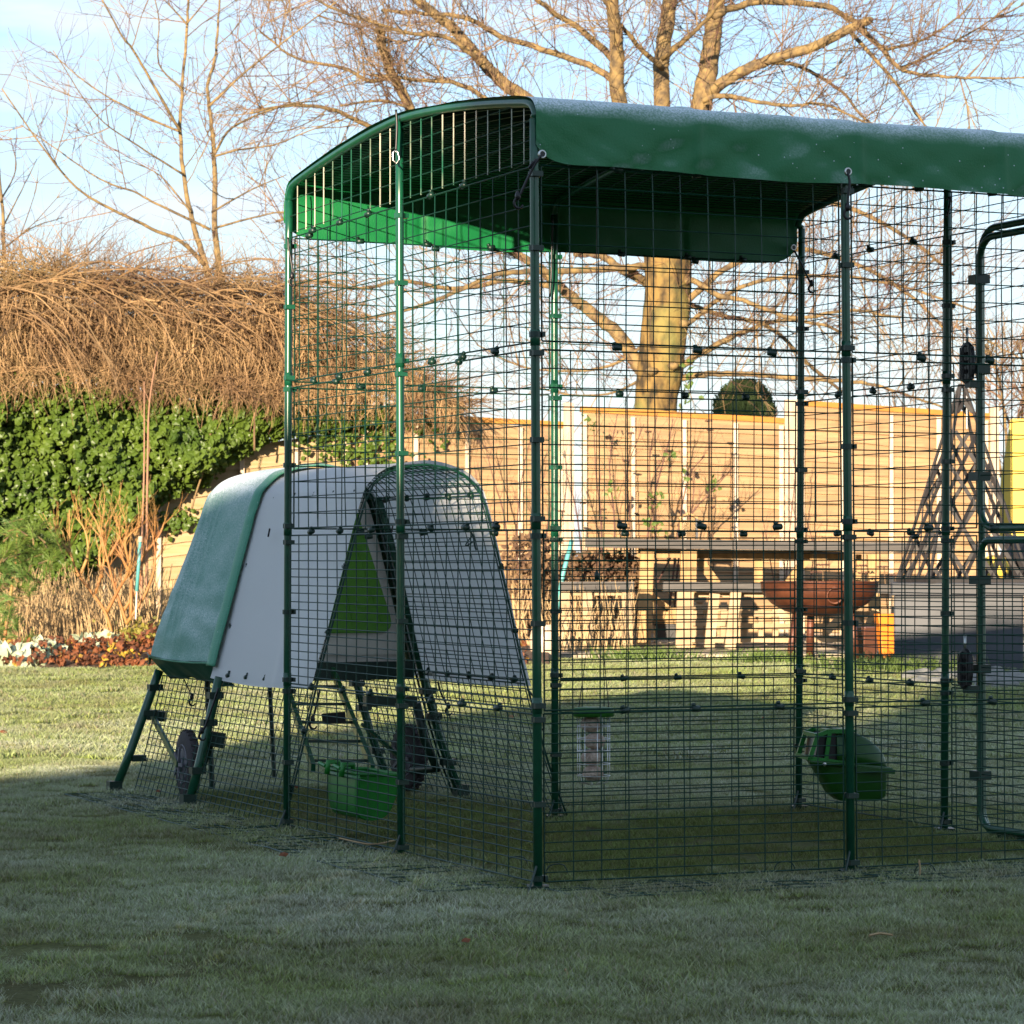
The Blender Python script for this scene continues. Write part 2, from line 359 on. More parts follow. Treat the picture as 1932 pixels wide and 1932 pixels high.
def grass_mat():
    m = bpy.data.materials.new('frosted_grass_blade'); m.use_nodes = True; nt = m.node_tree; lk = nt.links.new; bs = nt.nodes['Principled BSDF']
    bs.inputs['Roughness'].default_value = .65; bs.inputs['Specular IOR Level'].default_value = .25
    g = N(nt, 'ShaderNodeNewGeometry')
    at_ = N(nt, 'ShaderNodeAttribute', attribute_name='tint'); tip = N(nt, 'ShaderNodeSeparateColor'); lk(at_.outputs['Color'], tip.inputs[0])
    n1 = N(nt, 'ShaderNodeTexNoise'); n1.inputs['Scale'].default_value = 1.7; n1.inputs['Detail'].default_value = 7; n1.inputs['Roughness'].default_value = .6; lk(g.outputs['Position'], n1.inputs[0])
    r1 = N(nt, 'ShaderNodeValToRGB'); e = r1.color_ramp.elements; e[0].position = .34; e[0].color = (.16,.16,.04,1); e[1].position = .66; e[1].color = (.22,.29,.06,1)
    e2 = e.new(.5); e2.color = (.19,.235,.05,1); lk(n1.outputs[0], r1.inputs[0])
    hs = N(nt, 'ShaderNodeHueSaturation'); mr = N(nt, 'ShaderNodeMapRange'); mr.inputs['To Min'].default_value = .55; mr.inputs['To Max'].default_value = 1.5
    lk(tip.outputs['Red'], mr.inputs[0]); lk(mr.outputs[0], hs.inputs['Value']); lk(r1.outputs[0], hs.inputs['Color'])
    # straw blades
    gt = N(nt, 'ShaderNodeMath', operation='GREATER_THAN'); gt.inputs[1].default_value = .9; lk(tip.outputs['Blue'], gt.inputs[0])
    ms = N(nt, 'ShaderNodeMix', data_type='RGBA'); ms.inputs['B'].default_value = (.24,.19,.10,1); lk(gt.outputs[0], ms.inputs[0]); lk(hs.outputs[0], ms.inputs['A'])
    # frost on the tips, in drifts
    n2 = N(nt, 'ShaderNodeTexNoise'); n2.inputs['Scale'].default_value = .9; n2.inputs['Detail'].default_value = 6; n2.inputs['Roughness'].default_value = .65
    mp = N(nt, 'ShaderNodeMapping'); mp.inputs['Location'].default_value = (4, 9, 2); lk(g.outputs['Position'], mp.inputs[0]); lk(mp.outputs[0], n2.inputs[0])
    r2 = N(nt, 'ShaderNodeMapRange'); r2.inputs['From Min'].default_value = .36; r2.inputs['From Max'].default_value = .62; r2.inputs['To Min'].default_value = .3; r2.inputs['To Max'].default_value = 1.0; lk(n2.outputs[0], r2.inputs[0])
    # no frost under the covered run or in the far sunlit strip that has thawed
    sp = N(nt, 'ShaderNodeSeparateXYZ'); lk(g.outputs['Position'], sp.inputs[0])
    far = N(nt, 'ShaderNodeMapRange'); far.inputs['From Min'].default_value = 11.5; far.inputs['From Max'].default_value = 17; far.inputs['To Min'].default_value = 1; far.inputs['To Max'].default_value = .5; lk(sp.outputs['Y'], far.inputs[0])
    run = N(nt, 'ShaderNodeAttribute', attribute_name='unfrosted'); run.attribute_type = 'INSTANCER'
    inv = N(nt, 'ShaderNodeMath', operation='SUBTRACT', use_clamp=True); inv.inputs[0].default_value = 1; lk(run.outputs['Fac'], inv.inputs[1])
    a = N(nt, 'ShaderNodeMath', operation='MULTIPLY'); lk(r2.outputs[0], a.inputs[0]); lk(tip.outputs['Green'], a.inputs[1])
    b = N(nt, 'ShaderNodeMath', operation='MULTIPLY'); lk(a.outputs[0], b.inputs[0]); lk(far.outputs[0], b.inputs[1])
    c = N(nt, 'ShaderNodeMath', operation='MULTIPLY'); lk(b.outputs[0], c.inputs[0]); lk(inv.outputs[0], c.inputs[1])
    d = N(nt, 'ShaderNodeMath', operation='MULTIPLY', use_clamp=True); d.inputs[1].default_value = .95; lk(c.outputs[0], d.inputs[0])
    mf = N(nt, 'ShaderNodeMix', data_type='RGBA'); mf.inputs['B'].default_value = (.78,.82,.70,1); lk(d.outputs[0], mf.inputs[0]); lk(ms.outputs['Result'], mf.inputs['A'])
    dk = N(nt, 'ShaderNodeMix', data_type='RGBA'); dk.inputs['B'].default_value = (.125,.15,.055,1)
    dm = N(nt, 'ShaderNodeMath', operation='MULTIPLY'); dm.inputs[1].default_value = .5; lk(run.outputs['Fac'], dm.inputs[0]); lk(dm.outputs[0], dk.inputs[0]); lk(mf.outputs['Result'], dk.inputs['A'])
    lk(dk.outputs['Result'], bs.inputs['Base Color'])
    tr = N(nt, 'ShaderNodeBsdfTranslucent'); mix = N(nt, 'ShaderNodeMixShader'); mix.inputs[0].default_value = .2; lk(dk.outputs['Result'], tr.inputs[0])
    out = nt.nodes['Material Output']; lk(bs.outputs[0], mix.inputs[1]); lk(tr.outputs[0], mix.inputs[2]); lk(mix.outputs[0], out.inputs[0])
    return m
M['grass'] = grass_mat()
# run frame (fitted): origin, along the long side, across
TH = .4279; U = Vector((math.cos(TH), math.sin(TH), 0)); W = Vector((-math.sin(TH), math.cos(TH), 0)); PL = .9
PA = Vector((.0618, 7.233, 0))
def rp(i, j, h=0.): return PA+U*(i*PL)+W*(j*PL)+Vector((0, 0, h))

def grass_patch(i, size, nbl, hgt, wid):
    r = random.Random(50+i); v = []; f = []; col = []
    for _ in range(nbl):
        a = r.random()*6.283; q = size*.5*math.sqrt(r.random()); x, y = q*math.cos(a), q*math.sin(a)
        h = hgt*r.uniform(.45, 1.25); w = wid*r.uniform(.6, 1.3); b = r.random()*6.283; lean = h*r.uniform(.3, 1.5); c = r.random()*6.283
        dx, dy = math.cos(b)*w/2, math.sin(b)*w/2; lx, ly = math.cos(c)*lean, math.sin(c)*lean
        n = len(v); t1, t2, t3 = r.random(), r.uniform(.3, 1), r.random()
        for (k, s, g) in ((0, 1, .0), (.55, .85, .55)):
            for sg in (-1, 1):
                v.append((x+dx*s*sg+lx*k*k*1.2, y+dy*s*sg+ly*k*k*1.2, h*k-.002)); col.append((t1, g*t2, t3, 1))
        v.append((x+lx, y+ly, h*.93)); col.append((t1, t2, t3, 1))
        f += [(n, n+1, n+3, n+2), (n+2, n+3, n+4)]
    me = bpy.data.meshes.new('grass_tuft'); me.from_pydata(v, [], f); me.update(); me.materials.append(M['grass'])
    ca = me.color_attributes.new('tint', 'FLOAT_COLOR', 'POINT'); ca.data.foreach_set('color', np.array(col, dtype=np.float32).ravel())
    return bpy.data.objects.new('grass_tuft', me)
def scatter(name, label, cells, objs, density, smin, smax, attr, seed):
    """cells: list of (x0,x1,y0,y1); grass scattered by geometry nodes on a thin hidden-under-grass sheet"""
    v = []; f = []; at_ = []
    for (x0, x1, y0, y1) in cells:
        n = len(v)
        for (x, y) in ((x0,y0),(x1,y0),(x1,y1),(x0,y1)): v.append((x, y, H(y)+.001))
        f.append((n, n+1, n+2, n+3))
    me = bpy.data.meshes.new(name); me.from_pydata(v, [], f); me.update()
    ob = bpy.data.objects.new(name, me); C.objects.link(ob)
    A = me.attributes.new('unf', 'FLOAT', 'FACE'); A.data.foreach_set('value', np.array([attr((c[0]+c[1])/2, (c[2]+c[3])/2) for c in cells], dtype=np.float32))
    D = me.attributes.new('dens', 'FLOAT', 'FACE'); D.data.foreach_set('value', np.array([density((c[0]+c[1])/2, (c[2]+c[3])/2) for c in cells], dtype=np.float32))
    col = bpy.data.collections.new(name+'_source')
    for o in objs: col.objects.link(o)
    ng = bpy.data.node_groups.new(name, 'GeometryNodeTree')
    ng.interface.new_socket('Geometry', in_out='INPUT', socket_type='NodeSocketGeometry'); ng.interface.new_socket('Geometry', in_out='OUTPUT', socket_type='NodeSocketGeometry')
    lk = ng.links.new
    gi = ng.nodes.new('NodeGroupInput'); go = ng.nodes.new('NodeGroupOutput')
    dp = ng.nodes.new('GeometryNodeDistributePointsOnFaces'); dp.inputs['Seed'].default_value = seed
    da = ng.nodes.new('GeometryNodeInputNamedAttribute'); da.data_type = 'FLOAT'; da.inputs[0].default_value = 'dens'
    ua = ng.nodes.new('GeometryNodeInputNamedAttribute'); ua.data_type = 'FLOAT'; ua.inputs[0].default_value = 'unf'
    lk(gi.outputs[0], dp.inputs['Mesh']); lk(da.outputs[0], dp.inputs['Density'])
    st = ng.nodes.new('GeometryNodeStoreNamedAttribute'); st.data_type = 'FLOAT'; st.domain = 'POINT'; st.inputs['Name'].default_value = 'unfrosted'
    lk(dp.outputs['Points'], st.inputs['Geometry']); lk(ua.outputs[0], st.inputs['Value'])
    ci = ng.nodes.new('GeometryNodeCollectionInfo'); ci.inputs['Collection'].default_value = col; ci.inputs['Separate Children'].default_value = True; ci.inputs['Reset Children'].default_value = True
    ip = ng.nodes.new('GeometryNodeInstanceOnPoints'); ip.inputs['Pick Instance'].default_value = True
    rv = ng.nodes.new('FunctionNodeRandomValue'); rv.data_type = 'FLOAT_VECTOR'; rv.inputs['Min'].default_value = (-.12,-.12,0); rv.inputs['Max'].default_value = (.12,.12,6.283)
    rs = ng.nodes.new('FunctionNodeRandomValue'); rs.data_type = 'FLOAT'
    for s_ in rs.inputs:
        if s_.name == 'Min' and s_.type == 'VALUE': s_.default_value = smin
        if s_.name == 'Max' and s_.type == 'VALUE': s_.default_value = smax
    lk(st.outputs[0], ip.inputs['Points']); lk(ci.outputs[0], ip.inputs['Instance']); lk(rv.outputs[0], ip.inputs['Rotation'])
    fo = [o for o in rs.outputs if o.type == 'VALUE'][0]; lk(fo, ip.inputs['Scale']); lk(ip.outputs[0], go.inputs[0])
    md = ob.modifiers.new('scatter', 'NODES'); md.node_group = ng
    tag(ob, label, 'grass', kind='stuff'); return ob
def in_run(x, y, m=0.):
    p = Vector((x, y, 0))-PA; a, b = p.dot(U), p.dot(W)
    a += .16*noise_((x*2, y*2, 0), 1, 5); b += .16*noise_((x*2, y*2, 3), 1, 6)
    k = min(smooth(-.15-m, .25-m, a), 1-smooth(1.6+m, 2.05+m, a), smooth(-.12, .25, b), 1-smooth(1.5, 1.95, b))
    k2 = min(smooth(-.05, .1, a), 1-smooth(.85, 1.0, a), smooth(1.6, 1.7, b), 1-smooth(3.1, 3.4, b))
    return max(k, k2*.8)
def cells_for(y0, y1, step, marg):
    out = []; y = y0
    while y < y1:
        hw = y*.18+marg; x = -math.ceil(hw/step)*step
        while x < hw: out.append((x, x+step, y, min(y+step, y1))); x += step
        y += step
    return out
def not_bed(c):
    return c
HOLES = [(85,1806,.06),(100,1802,.05),(120,1797,.05),(150,1788,.04),(70,1880,.07),(40,1888,.05),(110,1872,.05),(255,1855,.04),(780,1705,.05),(330,1836,.03)]
def dens_near(x, y):
    for hx, hy, hr in HOLES:
        g_ = gnd(hx, hy)
        if (g_.x-x)**2+((g_.y-y)*.6)**2 < (hr+.03)**2: return 12
    k = .5+.5*mnoise.noise(Vector((x*2.3, y*2.3, 5)))
    return (150 if y < 8 else 110)*(.55+.9*k)*(1-.2*in_run(x, y))
def bed_edge(x): return 99   # replaced below
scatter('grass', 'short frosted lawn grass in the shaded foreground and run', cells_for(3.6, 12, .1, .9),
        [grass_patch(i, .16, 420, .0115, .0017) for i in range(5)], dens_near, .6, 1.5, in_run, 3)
scatter('grass', 'sunlit frosted lawn grass between the run and the patio', cells_for(12, 20.2, .3, 1.2),
        [grass_patch(10+i, .3, 300, .021, .0045) for i in range(3)],
        lambda x, y: 62*(.6+.8*(.5+.5*mnoise.noise(Vector((x*1.3, y*1.3, 5))))) if not (y > 19.3 and x < -1.6) else 0, .7, 1.3, lambda x, y: 0, 5)

# ================================================================ WALK-IN RUN
POSTX = {(0,0):(1015,1008),(0,1):(757,754),(0,2):(541,545),(1,0):(1605,1594),(1,2):(1047,1046),(2,2):(1507,1512),(2,1):(1782,1787)}
def pp(i, j, h):
    p = rp(i, j, h)
    if (i, j) in POSTX:
        b, t = POSTX[(i, j)]; xb = at(b, 1600, p.y).x; xt = at(t, 400, p.y).x; p.x = lerp(xb, xt, h/1.82)
    return p
def arch(s):                                      # roof height across the run
    s = min(s, 1.8-s)
    if s < .05: return 1.93+.050*math.sqrt(max(0, 1-((.05-s)/.05)**2))
    return 2.060-.078*(abs(.9-s)/.85)**1.55
run = thing('walk_in_run', rp(1, 1), 'tall green wire mesh walk-in chicken run with arched roof and open-sided door', 'chicken run')
RP, RE, RW = .0115, .0023, .0016
CL_H = [.03, .21, .425, .462, .66, .885, .925, 1.12, 1.345, 1.385, 1.60, 1.79]
def clamp_mesh():
    mb = MB(); mb.lathe([(RP+.004, -.007), (RP+.004, .007)], (0,0,0), 10); mb.box((.0, -RP-.006, 0), (.030, .008, .013)); return mb.mesh('clamp')
cm = clamp_mesh(); cm.materials.append(M['clip']); cm_lit = clamp_mesh(); cm_lit.materials.append(M['tube'])  # second copy in brighter green paints sunlight on upper clamps of lit posts
for (i, j) in [(0,0),(0,1),(0,2),(1,0),(1,2),(2,2),(2,1),(2,0)]:
    top = 1.83 if (j != 1) else 2.06
    mb = MB(); mb.tube([pp(i, j, h) for h in (-.02, .6, 1.2, 1.82)]+([pp(i, j, 2.06)] if j == 1 else [pp(i, j, 1.93)]), RP, 14)
    for h in (.46, .92, 1.38):                       # swaged tube joints
        mb.lathe([(RP+.0012, -.02), (RP+.0012, .02)], pp(i, j, h), 12)
    p = mb.build('post', M['tube'], run, True)
    f = MB(); f.box(pp(i, j, .006), (.055, .06, .012)); f.tube([pp(i, j, .0)+W*(-.05)-U*.05, pp(i, j, .07)], .003, 5)
    f.build('foot', M['clip'], p)
    for h in CL_H:
        q = pp(i, j, h+rnd.uniform(-.006, .006)); o = bpy.data.objects.new('clamp', cm_lit if (i, j) in ((0,1),(0,2),(1,2)) and h > 1 else cm)
        C.objects.link(o); o.location = q; o.rotation_euler[2] = TH+rnd.choice((0, math.pi/2))+rnd.uniform(-.1, .1); attach(o, p)

def wire_panel(P, n, rows, u0=0., u1=1., v0=0., v1=1., seed=0):
    """P(u,v)->point; n columns, rows"""
    r = random.Random(seed); mb = MB(); cs = 6
    def jit(): return r.uniform(-.0012, .0012)
    for k in range(n+1):
        u = lerp(u0, u1, k/n); rr = RE if k in (0, n) else RW; dx = jit()
        for a in range(cs):
            mb.wire(P(u, lerp(v0, v1, a/cs))+Vector((dx, 0, 0)), P(u, lerp(v0, v1, (a+1)/cs))+Vector((dx, 0, 0)), rr)
    for k in range(rows+1):
        v = lerp(v0, v1, k/rows); rr = RE if k in (0, rows) else RW; dz = jit()
        for a in range(cs):
            mb.wire(P(lerp(u0, u1, a/cs), v)+Vector((0, -.0016, dz)), P(lerp(u0, u1, (a+1)/cs), v)+Vector((0, -.0016, dz)), rr)
    return mb
BANDS = [(.018, .438, 17), (.448, .898, 18), (.922, 1.352, 9), (1.372, 1.812, 9)]
EDGES = [((0,0),(1,0)),((1,0),(2,0)),((0,0),(0,1)),((0,1),(0,2)),((0,2),(1,2)),((1,2),(2,2)),((2,2),(2,1))]
def clip_mesh():
    mb = MB(); mb.tube([(-.011,0,0),(.011,0,0)], .0085, 8); mb.tube([(-.0115,0,.009),(-.003,0,.011)], .005, 6); return mb.mesh('clip', True)
clm = clip_mesh(); clm.materials.append(M['clip'])
sd = 0
for (a, b) in EDGES:
    L0 = (rp(*b)-rp(*a)); dirn = L0.normalized(); g = .019
    for bi, (h0, h1, rows) in enumerate(BANDS):
        sd += 1
        rr_ = random.Random(sd*7); bow = rr_.uniform(-.006, .006); sk = rr_.uniform(-.003, .003)
        if (a, b) == ((0,2),(1,2)) and bi < 2: continue          # opening into the coop tunnel
        def P(u, v, a=a, b=b, h0=h0, h1=h1, bow=bow, sk=sk):
            h = lerp(h0, h1, v)+sk*(u-.5); A_, B_ = pp(*a, h), pp(*b, h); uu = lerp(g/PL, 1-g/PL, u)
            nrm = Vector((-dirn.y, dirn.x, 0)); return A_+(B_-A_)*uu+nrm*(bow*math.sin(math.pi*u)*math.sin(math.pi*v))
        wire_panel(P, 11, rows, seed=sd).build('wire_panel', M['wire'], run)
    for hj in (.443, .91, 1.362, 1.815):
        if (a, b) == ((0,2),(1,2)) and hj < .9: continue
        for k, fr in enumerate((.26, .51, .765)):
            if a == (0,0) and b == (0,1) and hj > 1.7 and k == 0: continue
            fr += rnd.uniform(-.02, .02); o = bpy.data.objects.new('clip', clm); C.objects.link(o)
            A_, B_ = pp(*a, hj), pp(*b, hj); o.location = A_+(B_-A_)*fr; o.rotation_euler = (rnd.uniform(-.3,.3), rnd.uniform(-.2,.2), math.atan2(dirn.y, dirn.x)+rnd.uniform(-.15,.15)); attach(o, run)
            if rnd.random() < .12:
                o2 = bpy.data.objects.new('clip', clm); C.objects.link(o2); o2.location = A_+(B_-A_)*(fr+.03)+Vector((0,0,-.012)); o2.rotation_euler = o.rotation_euler; attach(o2, run)
# arch tubes and gables
for i in (0, 1, 2):
    mb = MB(); pts = []
    for k in range(41):
        s = .9-.9*math.cos(math.pi*k/40); pts.append(rp(i, s/PL, arch(s)-.005))
    pts[0] = pp(i, 0, 1.93) if (i, 0) in POSTX else rp(i, 0, 1.93); pts[-1] = pp(i, 2, 1.93)
    mb.tube(pts, RP, 10); mb.build('roof_hoop', M['tube'], run, True)
for i in (0, 2):
    mb = MB(); mv = MB()
    for k in range(1, 24):
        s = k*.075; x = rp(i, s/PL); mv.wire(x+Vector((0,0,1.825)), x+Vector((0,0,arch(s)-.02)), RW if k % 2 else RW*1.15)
    for h in [1.83, 1.88, 1.93, 1.98, 2.03]:
        s0 = 0.
        while arch(s0)-.015 < h and s0 < .9: s0 += .01
        n = 10
        for k in range(n): mb.wire(rp(i, lerp(s0, 1.8-s0, k/n)/PL, h), rp(i, lerp(s0, 1.8-s0, (k+1)/n)/PL, h), RW)
    g_ = mb.build('gable_panel', M['wire'], run); mv.build('upright_wires', M['wire_glint'], g_)
for i in (0, 1):
    mb = MB(); n = 12
    ss = [.02+1.76*k/64 for k in range(65)]
    for s in ss: mb.wire(rp(i+.02, s/PL, arch(s)-.004), rp(i+.98, s/PL, arch(s)-.004), RW)
    for k in range(n+1):
        u = i+.02+.96*k/n
        for q in range(0, 60, 4): mb.wire(rp(u, ss[q]/PL, arch(ss[q])-.007), rp(u, ss[q+4]/PL, arch(ss[q+4])-.007), RW)
    mb.build('roof_panel', M['clip'], run)  # darker colour than the other wire, painting in the shaded ceiling
# flat skirt panels round the foot, sunk in the grass
def skirt(a, b, out, wd=.28):
    A_, B_ = rp(*a), rp(*b); O = out*wd
    def P(u, v): p = A_+(B_-A_)*u+O*v; return Vector((p.x, p.y, .009+.008*noise_(p, 6, 3)))
    wire_panel(P, 11, 5, seed=5).build('skirt_panel', M['wire'], run)
for a, b, o in (((0,0),(1,0),-W),((1,0),(2,0),-W),((0,0),(0,1),-U),((0,1),(0,2),-U)): skirt(a, b, o)

# door in the far end
dG, dN = rp(2, 1), rp(2, 0); dD = (dN-dG).normalized()
def dp(s, h, off=0.): return dG+dD*s+U*off+Vector((0, 0, h))
def rrect(s0, s1, h0, h1, r, off):
    out = []
    for (cs, ch, a0) in ((s1-r, h0+r, -90), (s1-r, h1-r, 0), (s0+r, h1-r, 90), (s0+r, h0+r, 180)):
        for k in range(7):
            a = R(a0+15*k); out.append(dp(cs+r*math.cos(a), ch+r*math.sin(a), off))
    out.append(out[0]); return out
def pan(s0, s1, h0, h1, n, rows, sd, off=0): return wire_panel(lambda u, v: dp(lerp(s0, s1, u), lerp(h0, h1, v), off), n, rows, seed=sd)
for (h0, h1, rows) in BANDS: pan(.02, .155, h0, h1, 2, rows, 91).build('wire_panel', M['wire'], run)
for (h0, h1, rows) in BANDS: pan(.80, .885, h0, h1, 1, rows, 92).build('wire_panel', M['wire'], run)
fr_ = MB().tube(rrect(.165, .785, .012, 1.815, .075, .012), .0105, 10, False).build('door_surround', M['tube'], run, True)
for nm, h0, h1, rows, rh in (('lower', .03, .885, 34, .05), ('upper', .918, 1.785, 17, .07)):
    d = MB().tube(rrect(.19, .765, h0, h1, rh, -.010), .0105, 10, False).build('door_leaf', M['tube'], run, True)
    d['label'] = nm+' leaf of the stable door with rounded tube corners'
    pan(.2, .755, h0+.01, h1-.01, 7, rows, 93, -.012).build('wire_mesh', M['wire'], d)
    for k in range(3):
        h = lerp(h0, h1, (.18, .55, .86)[k]); b = MB(); b.box(dp(.178, h, -.004), (.045, .05, .026), Matrix.Rotation(TH, 3, 'Z')); bb = b.build('hinge_block', M['clip'], d)
def latch(px, py, hgt):
    """oval twist latch seen nearly edge on, with finger holes and a steel pin"""
    c = at(px, py, 8.62); mb = MB(); n = 24
    ring = [(math.cos(2*math.pi*k/n)*.029, math.copysign(abs(math.sin(2*math.pi*k/n))**.75, math.sin(2*math.pi*k/n))*hgt/2) for k in range(n)]
    mb.tube([c+dD*x+Vector((0,0,z)) for x, z in ring]+[c+dD*ring[0][0]+Vector((0,0,ring[0][1]))], .0085, 6, False)
    for z in (-.36, -.12, .12, .36):
        mb.bar(c-dD*.028+Vector((0,0,z*hgt)), c+dD*.028+Vector((0,0,z*hgt)), .012, .016 if abs(z) > .2 else .011)
    mb.bar(c-Vector((0,0,hgt*.45)), c+Vector((0,0,hgt*.45)), .010, .012)
    mb.bar(c-dD*.030-Vector((0,0,hgt*.42)), c-dD*.030+Vector((0,0,hgt*.42)), .012, .012); mb.bar(c+dD*.018-Vector((0,0,hgt*.44)), c+dD*.018+Vector((0,0,hgt*.44)), .014, .016); mb.bar(c-dD*.018-Vector((0,0,hgt*.44)), c-dD*.018+Vector((0,0,hgt*.44)), .014, .016)
    o = mb.build('door_latch', M['black'], run)
    MB().tube([c+Vector((.0,0,hgt*.45)), c+Vector((0,0,hgt*.95))], .004, 8).build('latch_pin', M['steel'], o, True)
    MB().box(c+Vector((.022,-.0,-hgt*.56)), (.05,.03,.022), Matrix.Rotation(TH, 3, 'Z')).build('latch_plate', M['clip'], o)
latch(1825, 685, .112); latch(1821, 1262, .108)

# ================================================================ ROOF COVER
cov = thing('run_roof_cover', rp(1, 1, 1.9), 'dark green frosted tarpaulin stretched over the arched roof of the tall run', 'tarpaulin')
_cp = [(-.016,1.812),(-.016,1.87),(-.016,1.925),(-.009,1.957),(.012,1.980),(.05,1.991)]+[(x_, arch(x_)+.010) for x_ in (.12,.25,.4,.6,.9)]
_cp = _cp+[(1.8-a_, b_) for a_, b_ in _cp[-2::-1]]
_cl = catmull([Vector((a_, b_, 0)) for a_, b_ in _cp], 8); _ca = [0]
for k_ in range(1, len(_cl)): _ca.append(_ca[-1]+(_cl[k_]-_cl[k_-1]).length*(4 if min(_cl[k_].x, 1.8-_cl[k_].x) < .06 else 1))
def cover_prof(p):
    d = p*_ca[-1]; k = 1
    while k < len(_ca)-1 and _ca[k] < d: k += 1
    v = _cl[k-1].lerp(_cl[k], (d-_ca[k-1])/(_ca[k]-_ca[k-1]))
    return v.x, v.y, min(1, max(0, (1.96-v.y)/.148)) if min(v.x, 1.8-v.x) < .02 else 0
def cover_fn(u, p):
    a = lerp(-.008, 1.808, u); s, h, hem = cover_prof(p)
    e = min(a+.008, 1.808-a)
    if hem > 0:
        front = p < .5
        d = (noise_((a*4.5+hem*1.1, hem*.35+a*.8, 0), 1.2, 4 if front else 9)*.016+noise_((a*9+hem*2.6, hem*.6, 0), 1, 2)*.006+abs(noise_((a*5.5-hem*1.6, 3, 0), 1, 8))*.012)*(.15+hem)
        d += .008*math.exp(-((a-.45)/.012)**2)+.008*math.exp(-((a-.93)/.012)**2)+.008*math.exp(-((a-1.38)/.012)**2)
        s += -d if front else d
        h += hem*(.055*math.exp(-e/.035)+.006*noise_((a*2, 0, 0), 1.5, 6)+(.004*math.sin(a*7)))
    else: h += .004*noise_((a*4, s*4, 0), 1, 5)+.004*abs(noise_((a*1.5, s*7, 1), 1, 5))+.004*(math.exp(-((a-.45)/.01)**2)+math.exp(-((a-.93)/.01)**2)+math.exp(-((a-1.38)/.01)**2))
    return rp(a/PL, s/PL, h)
o = MB().grid(cover_fn, 190, 90).build('cover_sheet', M['cover'], cov, True)
# make the outside face outward
import bmesh
def face_out(ob, centre):
    bm = bmesh.new(); bm.from_mesh(ob.data); wl = world_loc(ob); c = Vector(centre); s = 0
    for f in bm.faces: s += f.normal.dot((f.calc_center_median()+wl-c).normalized())*f.calc_area()
    if s < 0: bmesh.ops.reverse_faces(bm, faces=bm.faces[:])
    bm.to_mesh(ob.data); bm.free(); ob.data.shade_smooth()
face_out(o, rp(1, 1, 1.2))
def eyelet(px, py, Y, par=cov, r=.0085):
    c = at(px, py, Y); n = 16
    MB().tube([c+U*(r*math.cos(2*math.pi*k/n))+Vector((0,0,r*math.sin(2*math.pi*k/n))) for k in range(n+1)], .0032, 6, False).build('eyelet', M['steel'], par, True)
    MB().lathe([(r*.9, -.0006), (r*.9, .0006)], c-W*.002, 14, W).build('eyelet_hole', M['black'], par)
def bungee(pts, Y, par=cov, r=.0035, hook=True):
    P = [at(x, y, Y) for x, y in pts]; o = MB().tube(catmull(P, 5), r, 7).build('bungee_cord', M['black'], par, True)
    if hook:
        e = P[-1]; n = 10
        MB().tube([e+Vector((.011*math.cos(R(100+24*k))+.002, 0, -.012+.013*math.sin(R(100+24*k)))) for k in range(n+1)], [.0042]*7+[.003]*4, 6).build('hook', M['black'], o, True)
        MB().lathe([(0,-.012),(.0065,-.008),(.0075,0),(.0055,.008),(.003,.012)], e+Vector((0,0,.006)), 8).build('toggle', M['black'], o, True)
eyelet(1023, 291, 7.17); bungee([(1022,292),(1008,312),(994,340),(984,362),(977,374)], 7.15)
bungee([(1012,300),(998,318),(1006,305)], 7.15, hook=False)
eyelet(1600, 324, 7.53); bungee([(1600,327),(1603,345),(1600,372),(1599,395)], 7.52)
eyelet(1497, 467, 9.60); bungee([(1498,472),(1508,490),(1520,515),(1531,538)], 9.55)
bungee([(543,448),(545,470),(549,492),(552,515),(551,524)], 8.82)
bungee([(747,207),(749,235),(748,262),(747,285)], 8.0, hook=False)
P = [at(x, y, 7.99) for x, y in ((747,284),(741,288),(741,302),(748,309),(754,300),(751,288),(747,284))]
MB().tube(P, .0035, 6).build('hook', M['steel'], cov, True)
bungee([(1786,377),(1793,373),(1790,395),(1786,410)], 8.75, hook=False)
bungee([(1043,410),(1042,440),(1041,470),(1040,520),(1037,560)], 9.2, hook=False)

# ================================================================ COOP
SEC = [(-.02,0),(.03,.18),(.095,.45),(.17,.72),(.25,1.0),(.285,1.065),(.345,1.105),(.455,1.125),(.565,1.105),(.625,1.065),(.66,1.0),(.735,.72),(.80,.45),(.88,.18),(.95,0)]
SECL = catmull([Vector((q, h, 0)) for q, h in SEC], 5)
_acc = [0]
for k in range(1, len(SECL)): _acc.append(_acc[-1]+(SECL[k]-SECL[k-1]).length)
def sec(p, off=0.):
    d = p*_acc[-1]; k = 1
    while k < len(_acc)-1 and _acc[k] < d: k += 1
    t = (d-_acc[k-1])/max(1e-9, _acc[k]-_acc[k-1]); v = SECL[k-1].lerp(SECL[k], t); tg = (SECL[k]-SECL[k-1]).normalized()
    return v.x-tg.y*off, v.y+tg.x*off
def p_at_h(h, left=True):
    best = 0; bd = 9
    for k in range(501):
        p = k/1000 if left else 1-k/1000; q, hh = sec(p)
        if abs(hh-h) < bd: bd = abs(hh-h); best = p
    return best
def cp(q, t, h): return rp(0, 2)+U*q+W*t+Vector((0, 0, h))
def tun(p, t, off=0.): q, h = sec(p, off); return cp(q, t, h)
T0, T1, T2 = .0, .93, 1.53
tr_ = thing('coop_run_tunnel', cp(.46, .45, 0), 'low A-frame green wire tunnel joining the coop to the tall run', 'wire tunnel')
